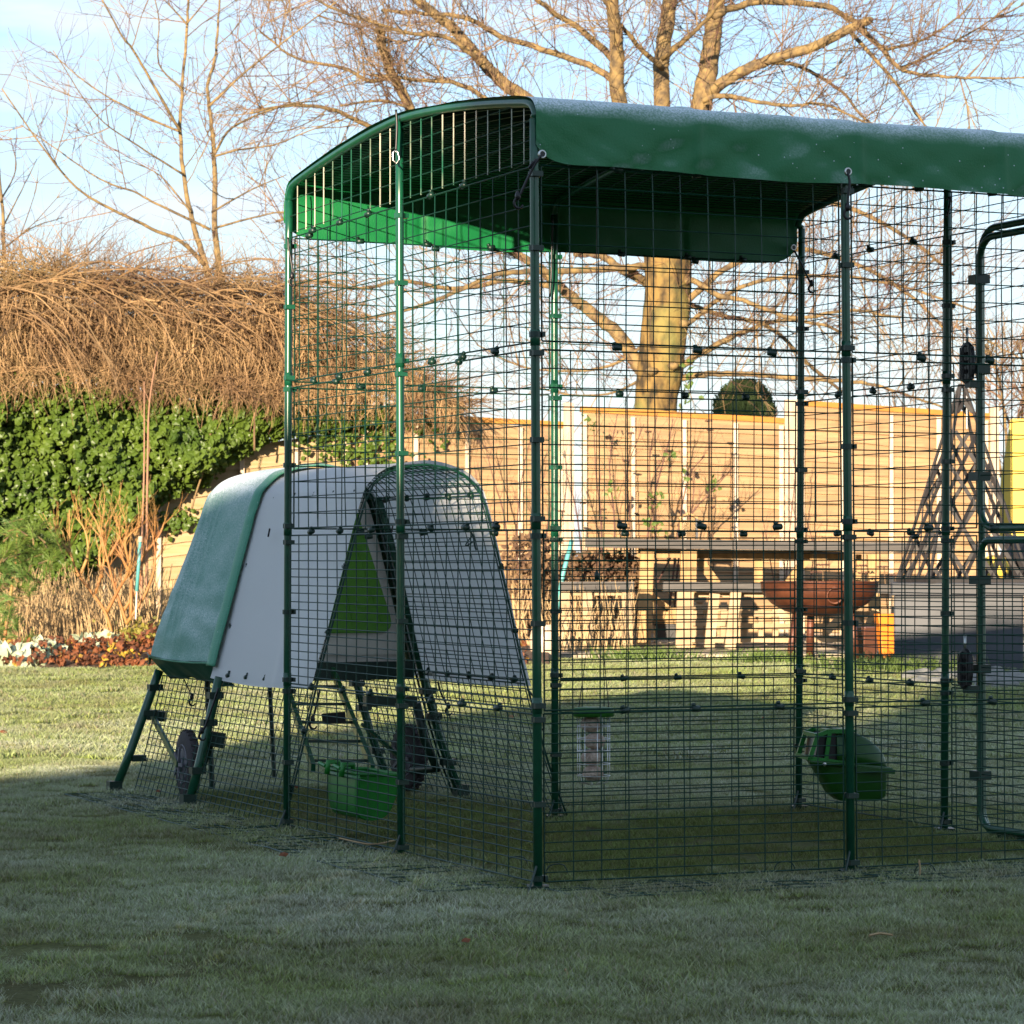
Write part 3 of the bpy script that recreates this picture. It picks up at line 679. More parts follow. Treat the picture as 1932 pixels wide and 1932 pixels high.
def tun_panel(p0, p1, t0, t1, nt_, np_, par, off=0.):
    mb = MB(); cs = 12
    for k in range(nt_+1):
        t = lerp(t0, t1, k/nt_); rr = RE if k in (0, nt_) else RW
        for a in range(cs): mb.wire(tun(lerp(p0, p1, a/cs), t, off), tun(lerp(p0, p1, (a+1)/cs), t, off), rr)
    for k in range(np_+1):
        p = lerp(p0, p1, k/np_); rr = RE if k in (0, np_) else RW
        for a in range(3): mb.wire(tun(p, lerp(t0, t1, a/3), off+.002), tun(p, lerp(t0, t1, (a+1)/3), off+.002), rr)
    return mb.build('wire_panel', M['wire'], par)
pl, pr = p_at_h(1.03), p_at_h(1.03, False); ml, mr_ = p_at_h(.44), p_at_h(.44, False)
tun_panel(.002, ml-.004, T0+.02, T1-.02, 18, 18, tr_); tun_panel(ml, pl, T0+.02, T1-.02, 14, 22, tr_)
tun_panel(pl+.004, pr-.004, T0+.02, T1-.02, 18, 14, tr_)
tun_panel(pr, mr_, T0+.02, T1-.02, 14, 22, tr_); tun_panel(mr_+.004, .998, T0+.02, T1-.02, 18, 18, tr_)
tun_panel(.002, ml-.01, T1+.02, T2, 12, 17, tr_); tun_panel(mr_+.01, .998, T1+.02, T2, 12, 17, tr_)
for t in (T0, T1-.012): MB().tube([tun(k/40, t) for k in range(41)], .0035, 6).build('end_hoop', M['wire'], tr_, True)
def tclip(p, t, par=tr_):
    o = bpy.data.objects.new('clip', clm); C.objects.link(o); o.location = tun(p, t, .004); o.rotation_euler = (rnd.uniform(-.4,.4), rnd.uniform(-.4,.4), TH+math.pi/2+rnd.uniform(-.2,.2)); attach(o, par)
for k in range(5):
    for p in (ml, pl, pr, mr_): tclip(p, .1+.18*k)
for h in (.12, .3, .6, .8): tclip(p_at_h(h), T0+.01); tclip(p_at_h(h, False), T0+.01); tclip(p_at_h(h), T1-.01)
# ground skirt of the tunnel
mb = MB()
for k in range(6): mb.wire(cp(-.03-.05*k, 0, .009), cp(-.03-.05*k, 1.5, .009), RW)
for k in range(26): mb.wire(cp(-.03, .06*k, .009), cp(-.28, .06*k, .009), RW)
mb.build('skirt_panel', M['wire'], tr_)
for k in range(4):
    c = cp(.06+.2*k+.1, -.03-.02*k, .02)

# white sheet over the tunnel
ws = thing('tunnel_cover', cp(.46, .45, 1.12), 'frosted white plastic sheet draped over the low wire tunnel beside the coop', 'plastic sheet')
wl_, wr_ = p_at_h(.425), p_at_h(.42, False)
def wfn(u, v):
    p = lerp(wl_, wr_, u); t = lerp(.005, .975, v); e = min(u, 1-u)
    off = .011+.006*noise_((u*5, t*2.4, 0), 1, 3)+.003*abs(noise_((u*14, t*5, 0), 1, 6))+.010*smooth(.12, 0, e)*noise_((u*2, t*5, 2), 1, 8)
    # a soft fold running down the flank
    off += .010*math.exp(-((t-.32-.1*u)/.035)**2)*smooth(.5, .2, u)
    q = tun(p, t, max(.006, off)); q.z -= .012*math.sin(t*3.1)*smooth(.08, 0, e); return q
o = MB().grid(wfn, 130, 60).build('sheet', M['white'], ws, True); face_out(o, cp(.46, .45, .6))
# black eyelet slots and tie-downs
for (x, y, Y) in ((506,1005,9.6),(738,1000,8.95)):
    MB().bar(at(x, y+8, Y-.02), at(x+3, y-8, Y-.02), .011, .005, (1,0,0)).build('strap_slot', M['black'], ws)
for pts, Y in (([(412,1298),(400,1335),(388,1368),(381,1382)], 9.5), ([(604,1300),(597,1330),(590,1360)], 8.9), ([(995,1300),(1010,1320),(1017,1345),(1020,1362)], 9.25), ([(826,1286),(833,1310),(846,1335)], 9.7)):
    bungee(pts, Y, ws)

coop = thing('chicken_coop', cp(.46, 1.2, 0), 'raised plastic A-frame chicken coop on wheels with green triangular door', 'chicken coop')
# body shell: section above the floor, from T1 to T2, slightly inside the jacket
FL = .47; bl, br = p_at_h(FL), p_at_h(FL, False)
def shell(t0, t1, inset, name, m, par):
    ring = [sec(lerp(bl, br, k/40), -inset) for k in range(41)]
    mb = MB(); mb.prism([cp(q, t0, max(h, FL)) for q, h in ring], W*(t1-t0)); return mb.build(name, m, par)
bevel(shell(T1, T2, .018, 'body', M['beige'], coop), .006)
bodyf = MB()
ring = [sec(lerp(bl, br, k/40), -.045) for k in range(41)]
fp = MB(); fp.prism([cp(q, T1-.012, max(h, FL+.03)) for q, h in ring], W*.014); bevel(fp.build('front_panel', M['beige'], coop), .004)
# door: rounded triangle
def rpoly(pts, r, n=6):
    out = []; m = len(pts)
    for i in range(m):
        a, b, c = Vector(pts[i-1]), Vector(pts[i]), Vector(pts[(i+1) % m]); u1, u2 = (a-b).normalized(), (c-b).normalized()
        p1, p2 = b+u1*r, b+u2*r
        for k in range(n+1):
            t = k/n; out.append((p1*(1-t)**2+b*2*t*(1-t)+p2*t*t))
    return out
dpts = [(.205, .575, 0), (.725, .575, 0), (.565, 1.045, 0), (.36, 1.045, 0)]
outl = rpoly(dpts, .065); dd = MB().prism([cp(p.x, T1-.026, p.y) for p in outl], W*.014).build('door', M['lime'], coop)
bevel(dd, .004)
tm = MB().tube([cp(p.x, T1-.014, p.y) for p in outl+[outl[0]]], .005, 6, False).build('door_seal', M['beige'], dd, True)
for k in range(5):
    q0 = .235+.11*k; MB().bar(cp(q0, T1-.028, .60), cp(lerp(q0, .465, .55), T1-.028, .93), .0025, .0025, W).build('door_rib', M['lime'], dd)
# frame: dark rails and splayed legs
mb = MB(); mb.bar(cp(.105, T1-.02, FL-.025), cp(.79, T1-.02, FL-.025), .03, .062); mb.bar(cp(.12, T2-.03, FL-.025), cp(.78, T2-.03, FL-.025), .03, .062)
mb.bar(cp(.13, T1, FL-.02), cp(.13, T2-.04, FL-.02), .03, .04); mb.bar(cp(.76, T1, FL-.02), cp(.76, T2-.04, FL-.02), .03, .04); mb.build('floor_frame', M['clip'], coop)
for (x, y) in ((812,1270),(818,1273),(803,1268)): MB().lathe([(.006,0),(.006,.004),(0,.005)], at(x, y, 9.88), 10, -W).build('bolt', M['steel'], coop)
for t in (T1-.045, T2+.02):
    for left in (True, False):
        ps = [sec((p_at_h(h, left)), .012) for h in ((1.04, .8, .45, .2, .0) if not left else (.43, .38, .3, .15, .0))]
        if left and t > T1+.2: ps = [(q_-.055*(1-h_/.43), h_) for q_, h_ in ps]
        leg = MB().tube([cp(q, t, max(h, .0)) for q, h in ps], .0155, 10).build('leg', M['tube'], coop, True)
        q, h = ps[-1]; MB().box(cp(q, t, .02), (.045, .045, .05), Matrix.Rotation(TH, 3, 'Z')).build('foot', M['clip'], leg)
        for hh in (.12, .28, .37):
            q, h = sec(p_at_h(hh, left), .012); MB().box(cp(q, t, h), (.05, .035, .022), Matrix.Rotation(TH, 3, 'Z')).build('bracket', M['clip'], leg)
MB().bar(at(270,1347,10.4), at(312,1352,10.4), .05, .035).build('handle', M['clip'], coop)
MB().bar(at(388,1392,9.72), at(424,1398,9.72), .03, .05).build('handle', M['clip'], coop); MB().bar(at(392,1402,9.72), at(376,1448,9.75), .03, .03).build('lever', M['clip'], coop)
MB().bar(cp(.62, T1, .34), cp(.80, T1-.02, .335), .05, .035).build('handle', M['clip'], coop)
for q0, q1, t0 in ((.045, .03, 1.46), (.862, .84, 1.40)):
    c = cp(q0, 1.12, .128); ax = (U*math.cos(.06)-W*math.sin(.06)).normalized() if q0 < .5 else (U*math.cos(.10)+W*math.sin(.10)).normalized()
    wroot = MB().lathe([(.03,-.018),(.075,-.021),(.104,-.019),(.114,-.011),(.117,0),(.114,.011),(.104,.019),(.075,.021),(.03,.018)], c, 28, ax).build('wheel', M['rubber'], coop, True)
    tr2 = MB()
    for k in range(28):
        a = 2*math.pi*k/28; a1, b1 = frame_from(ax); d = a1*math.cos(a)+b1*math.sin(a)
        tr2.bar(c+d*.115-ax*.013, c+d*.115+ax*.013, .012, .006, d)
    tr2.build('tread', M['rubber'], wroot)
    hb = MB(); hb.lathe([(0,-.028),(.02,-.028),(.025,-.022),(.060,-.019),(.066,-.023),(.07,-.019)], c, 20, ax)
    for k in range(5):
        a = 2*math.pi*k/5; a1, b1 = frame_from(ax); d = a1*math.cos(a)+b1*math.sin(a); hb.bar(c-ax*.034+d*.01, c-ax*.034+d*.06, .012, .006, ax)
    hb.build('hub', M['hub'], wroot)
    MB().bar(at(285,1345,10.35) if q0 < .5 else at(684,1366,10.15), c-ax*.035, .024, .010, ax).build('wheel_arm', M['tube'], coop)
MB().tube([cp(.80, T1-.03, .33), cp(.835, T1-.02, .2), cp(.88, T1-.02, .10), cp(.84, T1+.1, .09)], .016, 8).build('wheel_lever', M['clip'], coop, True)
MB().tube([cp(.2, T2-.15, .42), cp(.22, T2-.15, .02)], .010, 6).build('peg', M['clip'], coop)
MB().tube([cp(.45, T2-.1, .42), cp(.47, T2-.1, .05)], .008, 6).build('peg', M['clip'], coop)
# ladder
lr = [(at(628,1266,9.75), at(703,1449,8.98)), (at(531,1266,9.68), at(591,1449,8.92))]
lad = thing('coop_ladder', lr[0][0].lerp(lr[1][1], .5)*1.0, 'dark green plastic ladder leaning from the coop door to the grass', 'ladder'); lad.location.z = .03
for a, b in lr: MB().bar(a, b, .014, .028).build('rail', M['tube'], lad)
for k in range(5):
    t = .17+.190*k; a, b = lr[0][0].lerp(lr[0][1], t), lr[1][0].lerp(lr[1][1], t)
    MB().bar(a, b, .016, .009).build('rung', M['clip'], lad)
MB().bar(at(608,1356,9.3), at(652,1352,9.3), .03, .032).build('ladder_grip', M['black'], lad)

# jacket
jk = thing('coop_jacket', cp(.46, 1.25, 1.12), 'frosted teal green insulating jacket pulled over the back of the coop', 'coop cover')
jl, jr = p_at_h(.470), p_at_h(.46, False)
def jfn(u, v):
    p = lerp(jl, jr, u); t = lerp(.955, 1.61, v)
    off = .016+.012*math.sin(math.pi*v)+.008*noise_((u*3, t*2, 0), 1, 4)+.050*v*smooth(.34, 0, min(u, 1-u))
    e = min(u, 1-u)
    for c0, am in ((1.44,.011),(1.385,.010),(1.335,.009),(1.28,.005)): off += am*math.exp(-((t-c0-.12*(u-.2))/.011)**2)*smooth(.46, .30, u)*smooth(.0, .18, u)
    off += .004*noise_((u*30, t*9, 0), 1, 7)*smooth(.3, .05, e)
    q, h = sec(p, off); r = smooth(.0, .14, 1-v)                      # rounded far end
    q = lerp(lerp(q, .46, .06), q, r); h = lerp(h-.035, h, r)
    h -= .012*math.sin(math.pi*v)*smooth(.06, 0, e)
    return cp(q, t, h)
o = MB().grid(jfn, 150, 70).build('jacket_sheet', M['jacket'], jk, True); face_out(o, cp(.46, 1.25, .7))
def bfn(u, v):
    p = lerp(jl-.004, jr+.004, u); t = lerp(.925, 1.015, v); off = .024+.009*math.sin(math.pi*v)+.004*noise_((u*40, v*2, 0), 1, 3)*(1 if .3 < u < .7 else .35)
    return tun(p, t, off)
o = MB().grid(bfn, 160, 6).build('binding', M['jacket_trim'], jk, True); face_out(o, cp(.46, .97, .7)); thick(o, .003)
def skf(u, v):                                                        # gathered bottom skirt of the jacket
    t = lerp(.97, 1.61, u); q, h = sec(jl, .028+.050*u+.010*math.sin(math.pi*u)-.055*v+.006*noise_((u*13, v*2, 0), 1, 3)); r = smooth(0, .14, 1-u); q = lerp(lerp(q, .46, .06), q, r)
    return cp(q+.035*v, t, h-.012*math.sin(math.pi*u)-(.075-.02*math.sin(math.pi*u)**2+.010*noise_((u*7, 0, 0), 1, 5))*v+.005)
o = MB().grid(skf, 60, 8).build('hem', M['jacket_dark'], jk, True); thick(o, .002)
MB().tube([jfn(0, k/30)+Vector((-.003, 0, .002)) for k in range(31)], .004, 5).build('piping', M['jacket_trim'], jk, True)
bungee([(342,1270),(350,1288),(358,1305),(362,1318)], 10.2, jk, .0022)
bungee([(297,1270),(288,1300),(280,1325)], 10.4, jk, .002, False)

# ================================================================ FEEDERS
# trough hooked on the left end panel
tr0 = rp(0, 1.50, 0); tr1 = rp(0, 1.20, 0); tb = thing('feed_trough', at(640, 1543, 8.55), 'bright green plastic trough hooked inside the low left wire panel', 'feed trough')
def trough_box(s0, s1, d0, d1, h0, h1, name, m, par): pass
def tp(s, d, h): return rp(0, s/PL)+U*d+Vector((0, 0, h))
s0, s1 = 1.51, 1.25; hb_, ht = .075, .205
n = 12; prof = []                                                     # side profile: deep by the wire, rising inwards
for k in range(n+1):
    a = R(180+90*k/n) if False else k/n
    prof.append((.02+.23*a, hb_+.11*max(0, a-.45)**1.6*3.0))
ins = []
mb = MB()
def tr_out(u, v):                                                     # u along the wall, v round the section
    s = lerp(s0, s1, u)
    pts = [(.02, ht), (.018, .14), (.024, .09), (.045, .072), (.085, .072), (.115, .09), (.135, .14), (.145, .200)]
    P_ = catmull([Vector((a, b, 0)) for a, b in pts], 4); i = min(len(P_)-1, int(round(v*(len(P_)-1)))); p = P_[i]
    shr = 1-.16*(ht-p.y)/(ht-.07); s = (s0+s1)/2+(s-(s0+s1)/2)*shr
    return tp(s, p.x, p.y)
o = MB().grid(tr_out, 8, 28).build('bowl', M['bowl'], tb, True); thick(o, .004)
for u in (0, 1):
    loop = [tr_out(u, k/28) for k in range(29)]; MB().prism(loop, (W if u == 0 else -W)*-.004).build('end_wall', M['bowl'], tb)
rim = [tr_out(u/8, 0) for u in range(9)]+[tr_out(1, 1)]+[tr_out(1-u/8, 1) for u in range(9)]+[tr_out(0, 0)]
MB().tube(rim, .006, 6, False).build('rim', M['bowl'], tb, True)
for u in (.22, .68):
    c = tr_out(u, 0); MB().tube([c+U*.012+Vector((0,0,-.01)), c+U*.010+Vector((0,0,.022)), c-U*.022+Vector((0,0,.024)), c-U*.026+Vector((0,0,-.012))], .009, 8).build('hook', M['bowl'], tb, True)
    MB().tube([c-U*.03+Vector((0,0,.012)), c-U*.03+Vector((0,0,.018))+W*.05], .006, 6).build('hook_bar', M['bowl'], tb)
# hooded feeder on the far end panel
fc = at(1592, 1440, 9.12); hf = thing('hooded_feeder', Vector((fc.x, fc.y, .085)), 'dark green hooded plastic feeder with two openings inside the far end', 'feeder')
fx, fz = U.copy(), Vector((0, 0, 1)); fy = W.copy()
# local axes: X to image right & slightly near, build as lofted half dome + tapered bin
def FP(x, y, z): return fc+Vector((.93, .10, 0))*x+Vector((-.12, .93, 0))*y+Vector((0, 0, z))
def bin_fn(u, v):
    a = 2*math.pi*u; z = lerp(.005, -.115, v); k = v**1.7
    x0, x1 = lerp(-.135, -.045, v**.75) if v < .8 else lerp(-.06, -.025, (v-.8)/.2), lerp(.14, .135, v) if v < .85 else lerp(.137, .115, (v-.85)/.15)
    cx, hx = (x0+x1)/2, (x1-x0)/2; e = .45
    X = cx+hx*math.copysign(abs(math.cos(a))**e, math.cos(a)); Yv = .085*(1-.25*k)*math.copysign(abs(math.sin(a))**e, math.sin(a))
    return FP(X, Yv, z-.018*(X/.14)*(1-v))
ob = MB(); ob.grid(bin_fn, 40, 14); ob.f.append(tuple(i*15+14 for i in range(40))); ob.build('bin', M['bowl_dark'], hf, True)
def hood_h(x): return .105*max(0, 1-abs((x+.03)/.165)**2.6)**.62 if x > -.03 else .105-.012*((x+.03)/-.1)
def hood(u, v):
    x = lerp(-.045, .14, u); a = math.pi*v
    h = .100*max(0., 1-(max(0, x+.045)/.187)**2.2)**.6; yy = .09*max(.02, 1-(max(0, x+.045)/.2)**4)
    return FP(x, -yy*math.cos(a)**1 if abs(math.cos(a)) < .999 else -yy*math.copysign(1, math.cos(a)), .006-.018*(x/.14)+h*min(1, math.sin(a)*1.6)**.8)
o = MB().grid(hood, 24, 24).build('hood', M['bowl_dark'], hf, True); thick(o, .004)
o = MB()
# sloping front frame with openings
A1, A2, B1, B2 = (-.137, .018), (-.045, .000), (-.115, .098), (-.045, .112)
fr = MB()
def FQ(x, z, y=-.09): return FP(x, y, z)
for a, b in (((-.137,.022),(-.112,.092)), ((-.112,.092),(-.075,.106)), ((-.137,.022),(-.02,.006)), ((-.075,.106),(.0,.106)), ((-.083,.014),(-.070,.103)), ((-.005,.006),(-.012,.104))):
    fr.bar(FQ(*a), FQ(*b), .012, .013); fr.bar(FQ(*a, .085), FQ(*b, .085), .012, .013)
for x, z in ((-.137,.022),(-.112,.092),(-.075,.106)): fr.bar(FQ(x, z), FQ(x, z, .085), .014, .012)
fr.bar(FQ(-.03,.106,-.088), FQ(-.03,.106,.085), .10, .006)
fr.build('opening_frame', M['bowl'], hf)
MB().prism([FP(-.118,-.078,.018), FP(-.012,-.078,.008), FP(-.012,-.078,.098), FP(-.078,-.078,.099), FP(-.103,-.078,.088)], Vector((-.12,.93,0)).normalized()*.15).build('dark_fill', M['black'], hf)  # solid black fill painting the openings as deep shade
MB().tube([FP(-.137,-.09,.012), FP(.0,-.095,.000), FP(.14,-.085,-.016), FP(.145,.085,-.016)], .0075, 8).build('rim', M['bowl_dark'], hf, True)
MB().lathe([(.006,0),(.006,.004),(0,.005)], FP(-.09,-.10,.004), 10, Vector((0,-1,0))).build('screw', M['steel'], hf)
MB().bar(FP(.02,-.095,-.012), FP(.15,-.09,-.022), .018, .014).build('catch', M['bowl_dark'], hf)
# hanging feeder with fat balls
hc = at(1120, 1343, 8.1); hg = thing('hanging_fat_ball_feeder', hc, 'wire cage of four fat balls under a round green lid hanging in the run', 'bird feeder')
MB().lathe([(0,.014),(.03,.014),(.054,.012),(.057,.008),(.057,-.012),(.052,-.013),(.048,-.004),(0,-.002)], hc, 30).build('lid', M['lid'], hg, True)
cg = MB(); rc = .046
for k in range(8):
    a = 2*math.pi*k/8+.2; x, y = rc*math.cos(a), rc*math.sin(a)
    cg.tube([hc+Vector((x, y, -.008)), hc+Vector((x, y, -.175)), hc+Vector((x*.85, y*.85, -.197)), hc+Vector((x*.2, y*.2, -.203))], .0013, 5)
for z in (-.04, -.075, -.11, -.145, -.178):
    cg.tube([hc+Vector((rc*math.cos(2*math.pi*k/20), rc*math.sin(2*math.pi*k/20), z)) for k in range(21)], .0013, 5, False)
cg.build('cage', M['steel'], hg, True)
for k, (z, dx) in enumerate(((-.035,-.004),(-.082,.006),(-.128,-.003),(-.172,.001))):
    bm = MB(); cc = hc+Vector((dx-.003, 0, z))
    def bf(u, v, cc=cc, k=k):
        a, b = 2*math.pi*u, math.pi*v; d = Vector((math.cos(a)*math.sin(b), math.sin(a)*math.sin(b), math.cos(b)))
        return cc+Vector((d.x*1.08, d.y*1.08, d.z*.84))*(.0275*(1+.08*noise_(d, 2.5, k)+.03*noise_(d, 9, k)))
    bm.grid(bf, 20, 12).build('fat_ball', M['fat'], hg, True)
apex = at(1126, 1088, 8.1); top = rp(.55, .9, 0); top = Vector((apex.x, apex.y, 2.04))
MB().tube([hc+Vector((-.043, 0, .0)), apex, hc+Vector((.043, 0, .0))], .0016, 5).build('cord', M['black'], hg)
MB().tube([apex, top], .0012, 5).build('cord', M['black'], hg)
MB().lathe([(0,-.012),(.006,-.008),(.007,.006),(.003,.016),(0,.018)], apex, 8).build('toggle', M['clip'], hg, True)
# sprig caught in the wire, twine on the ground
MB().tube(catmull([at(*p, 8.1) for p in ((885,1000),(893,1012),(896,1030),(899,1038))], 4), .003, 5).build('sprig', M['clip'], run)
MB().tube(catmull([at(*p, 8.1) for p in ((893,1008),(882,1022),(879,1030),(893,1022))], 4), .002, 5).build('sprig', M['clip'], run)

# ================================================================ HOUSE BEHIND THE CAMERA (throws the long foreground shade)
DH = Vector((math.sin(AZ), math.cos(AZ), 0)); NH = Vector((math.cos(AZ), -math.sin(AZ), 0))
def hp(s, t, h): return NH*s+DH*t+Vector((0, 0, h))
TE = math.tan(EL)
def hh(teq, t0=-10): return (teq-t0)*TE
def block(prof, t0, depth, name, m, par):
    loop = [hp(s, t0, h) for s, h in prof]; return MB().prism(loop, DH*-depth).build(name, m, par)
hs_ = thing('neighbour_house', hp(2, -12, 0), 'brick house with tiled roof behind the camera shading the foreground lawn', 'house')
block([(-2.2,0),(-2.2,hh(22)),(-1.8,hh(22)),(3.5,8.2),(8.5,5.4),(8.5,0)], -10, 9, 'wall', M['brick'], hs_)
block([(-2.45,0),(-2.45,hh(14.3)),(-2.205,hh(14.3)),(-2.205,0)], -10, 3, 'porch', M['brick'], hs_)
ext = block([(-4.62,0),(-4.62,hh(12.6)),(-4.45,hh(13.8)),(-4.2,hh(15.0)),(-4.02,hh(16.2)),(-3.15,hh(16.6)),(-2.85,hh(15.7)),(-2.455,hh(14.4)),(-2.455,0)], -10, 3, 'side_extension', M['brick'], hs_)
block([(-30,0),(-30,hh(9.2)),(-12,hh(9.3)),(-4.9,hh(9.6)),(-4.625,hh(10.6)),(-4.625,0)], -10, 2, 'garden_wall', M['brick'], hs_)
MB().bar(hp(.5,-9.98,1), hp(.5,-9.98,2.1), 1, .06, DH).build('window', M['slate'], hs_)
MB().bar(hp(3.5,-9.98,0), hp(3.5,-9.98,2.05), .9, .06, DH).build('door', M['slate'], hs_)

# ================================================================ FENCE
FZ = 24.4
def fence_y(x): return FZ+.20*(at(x, 1000, FZ).x-at(1280, 1000, FZ).x)
def fpt(x, y, d=0.): return at(x, y, fence_y(x)-d)
FG = 'waney lap panels of the garden fence'
fence = thing('garden_fence', fpt(900, 1220), 'pale waney lap garden fence with orange capping rails, stepped at its posts', 'fence')
panels = [(-150,250,905,912),(262,650,856,806),(662,1064,775,797),(1097,1480,768,790),(1508,1866,756,781)]
posts = [(255,1206,12,880),(656,1206,12,800),(1073,1206,20,760),(1494,1206,28,754),(1875,1206,17,768)]
bt = []
for pi, (x0, x1, ya, yb) in enumerate(panels):
    mm_ = M['board_left'] if pi < 2 else M['board']
    def top(x, off=0, x0=x0, x1=x1, ya=ya, yb=yb): return lerp(ya, yb, (x-x0)/(x1-x0))+off
    a, b = fpt(x0, ya+10), fpt(x1, yb+10)
    nb = 22 if pi > 1 else 19
    ax = (b-a); ax.z = 0; ax.normalize(); nrm = Vector((ax.y, -ax.x, 0))
    for k in range(nb):
        pitch = .0905; z0a, z0b = a.z-pitch*(k+1), b.z-pitch*(k+1)
        if min(z0a, z0b) < .08: break
        r = random.Random(pi*50+k); n = 9; top_, bot = [], []
        amp = .006 if pi > 1 else .014
        mb = MB()
        for i in range(n+1):
            t = i/n; pbt = a.lerp(b, t); wv = amp*noise_((t*3+k*5, k*3.1, pi), 1.3, 2)*2+ (amp*1.4*noise_((t*7, k*2.2, pi), 1, 4))
            zb = lerp(z0a, z0b, t)-.012+wv
            P0 = Vector((pbt.x, pbt.y, zb))+nrm*.034; P1 = Vector((pbt.x, pbt.y, zb+pitch+.02))+nrm*.006
            for q in (P0, P1, P1-nrm*.009, P0-nrm*.012): mb.v.append(tuple(q))
        for i in range(n):
            c = i*4
            for q in ((0,1,5,4),(1,2,6,5),(2,3,7,6),(3,0,4,7)): mb.f.append(tuple(c+w for w in q))
        mb.f.append((0,3,2,1)); mb.f.append((n*4, n*4+1, n*4+2, n*4+3))
        mb.build('board', mm_, fence)
    # capping rail
    if pi > 1:
        MB().bar(fpt(x0-2, ya+4, .0), fpt(x1+1, yb+4, .0), .06, .045).build('capping_rail', M['capping'], fence)
    bats = {2:[690,785,882,982,1058],3:[1103,1194,1291,1388,1474],4:[1513,1589,1681,1771,1860],0:[0,100,200],1:[300,457,560]}[pi]
    for x in bats:
        p = fpt(x, top(x)+13, .045); q = Vector((p.x, p.y, .12)); MB().bar(q, p, .038, .022, (0,1,0)).build('batten', M['batten'], fence)
for x, yb_, wpx, yt in posts:
    w_ = wpx*FZ/F_PX; p = fpt(x, yt, .03); MB().bar((p.x, p.y, .05), p, w_, .09, (0,1,0)).build('fence_post', M['post_timber'], fence)
# gravel boards at the base
MB().bar(fpt(660, 1214, -.01), fpt(1870, 1212, -.01), .05, .16).build('gravel_board', M['post_timber'], fence)

# patio
patio = MB(); pc = at(1450, 1200, 22.6)
pat_root = thing('patio', (2, 22.5, .13), None, None); pat_root['kind'] = 'structure'
r = random.Random(4); slab = None
for i in range(15):
    for j in range(6):
        x = -.45+i*.46; y = 20.75+j*.6+.02*i
        if x > 6.2: continue
        mb = MB().box((x+.23, y+.3, .135+r.uniform(-.004, .004)), (.45, .585, .05), Matrix.Rotation(r.uniform(-.006, .006), 3, 'Z')); mb.build('slab', M['paving'], pat_root)
MB().box((2.6, 22.5, .055), (6.4, 3.6, .10)).build('patio_base', M['soil'], pat_root)

# ================================================================ GARDEN FURNITURE
def plank(x0, y0, x1, y1, wpx, Y, name, m, par, dep=.04, Y1=None, up=(0,1,0)):
    """flat-faced timber between two picture points at depth Y"""
    return MB().bar(at(x0, y0, Y), at(x1, y1, Y1 or Y), wpx*Y/F_PX, dep, up).build(name, m, par)
tb = thing('garden_table', at(1450, 1222, 22.9), 'long yellow timber garden table with grey weathered top in front of the fence', 'table')
for k, Y in enumerate((22.45, 22.62, 22.79, 22.96, 23.13)):
    l, rr2 = at(1104+k*3, 1021+.5*k, Y), at(1800-k*2, 1030+.5*k, Y); MB().bar(l, rr2, .155, .045).build('top_plank', M['grey_timber'], tb)
MB().bar(at(1104, 1026.5, 22.36), at(1800, 1036.5, 22.36), .03, .052).build('top_edge', M['grey_timber'], tb)
plank(1204, 1043, 1290, 1044, 17, 22.60, 'cross_rail', M['table_timber'], tb); plank(1312, 1045, 1600, 1049, 17, 22.8, 'cross_rail', M['table_timber'], tb)
for (xa, ya, xb, yb, w, Y) in ((1221,1036,1214,1216,26,22.55),(1299,1036,1296,1222,30,22.5),(1430,1050,1430,1100,16,22.9),(1646,1046,1652,1215,20,22.5),(1620,1046,1618,1110,9,22.8)):
    plank(xa, ya, xb, yb, w, Y, 'leg', M['table_timber'], tb, .09)
for (xa, ya, xb, yb, w, Y) in ((1318,1056,1352,1102,17,22.75),(1262,1150,1220,1118,12,22.7),(1519,1056,1488,1100,16,22.8),(1528,1050,1560,1052,14,22.75)):
    plank(xa, ya, xb, yb, w, Y, 'brace', M['table_timber'], tb, .05)
MB().bar(at(1240, 1158, 22.7), at(1300, 1158, 22.7), .05, .09).build('stretcher', M['table_timber'], tb)
MB().bar(at(1236, 1168, 22.75), at(1300, 1168, 22.75), .05, .07).build('stretcher', M['table_timber'], tb)
b1 = thing('garden_bench', at(1125, 1222, 22), 'short timber bench with grey seat left of the table', 'bench')
for k, Y in enumerate((21.75, 21.92)): MB().bar(at(1057, 1103+k*2.5, Y), at(1196, 1103+k*2.5, Y), .15, .045).build('seat_plank', M['grey_timber'], b1)
MB().bar(at(1057, 1108, 21.66), at(1196, 1108, 21.66), .03, .058).build('seat_edge', M['grey_timber'], b1)
for (xa, xb, w) in ((1066, 1068, 17), (1107, 1110, 19), (1183, 1184, 19)): plank(xa, 1115, xb, 1222, w, 21.7, 'leg', M['pallet'], b1, .07)
plank(1075, 1119, 1190, 1119, 9, 21.75, 'rail', M['pallet'], b1); plank(1090, 1196, 1186, 1196, 11, 21.85, 'rail', M['pallet'], b1)
b2 = thing('garden_bench', at(1480, 1222, 22), 'long timber bench with grey seat passing behind the rusty fire bowl', 'bench')
for k, Y in enumerate((21.65, 21.82)): MB().bar(at(1251, 1103+k*2.5, Y), at(1735, 1108+k*2.5, Y), .15, .045).build('seat_plank', M['grey_timber'], b2)
MB().bar(at(1251, 1108, 21.56), at(1735, 1113, 21.56), .03, .058).build('seat_edge', M['grey_timber'], b2)
for (xa, ya, xb, yb, w) in ((1293,1116,1290,1222,31),(1348,1120,1338,1222,19),(1388,1116,1377,1224,20),(1690,1120,1690,1222,14)):
    plank(xa, ya, xb, yb, w, 21.6, 'leg', M['pallet'], b2, .07)
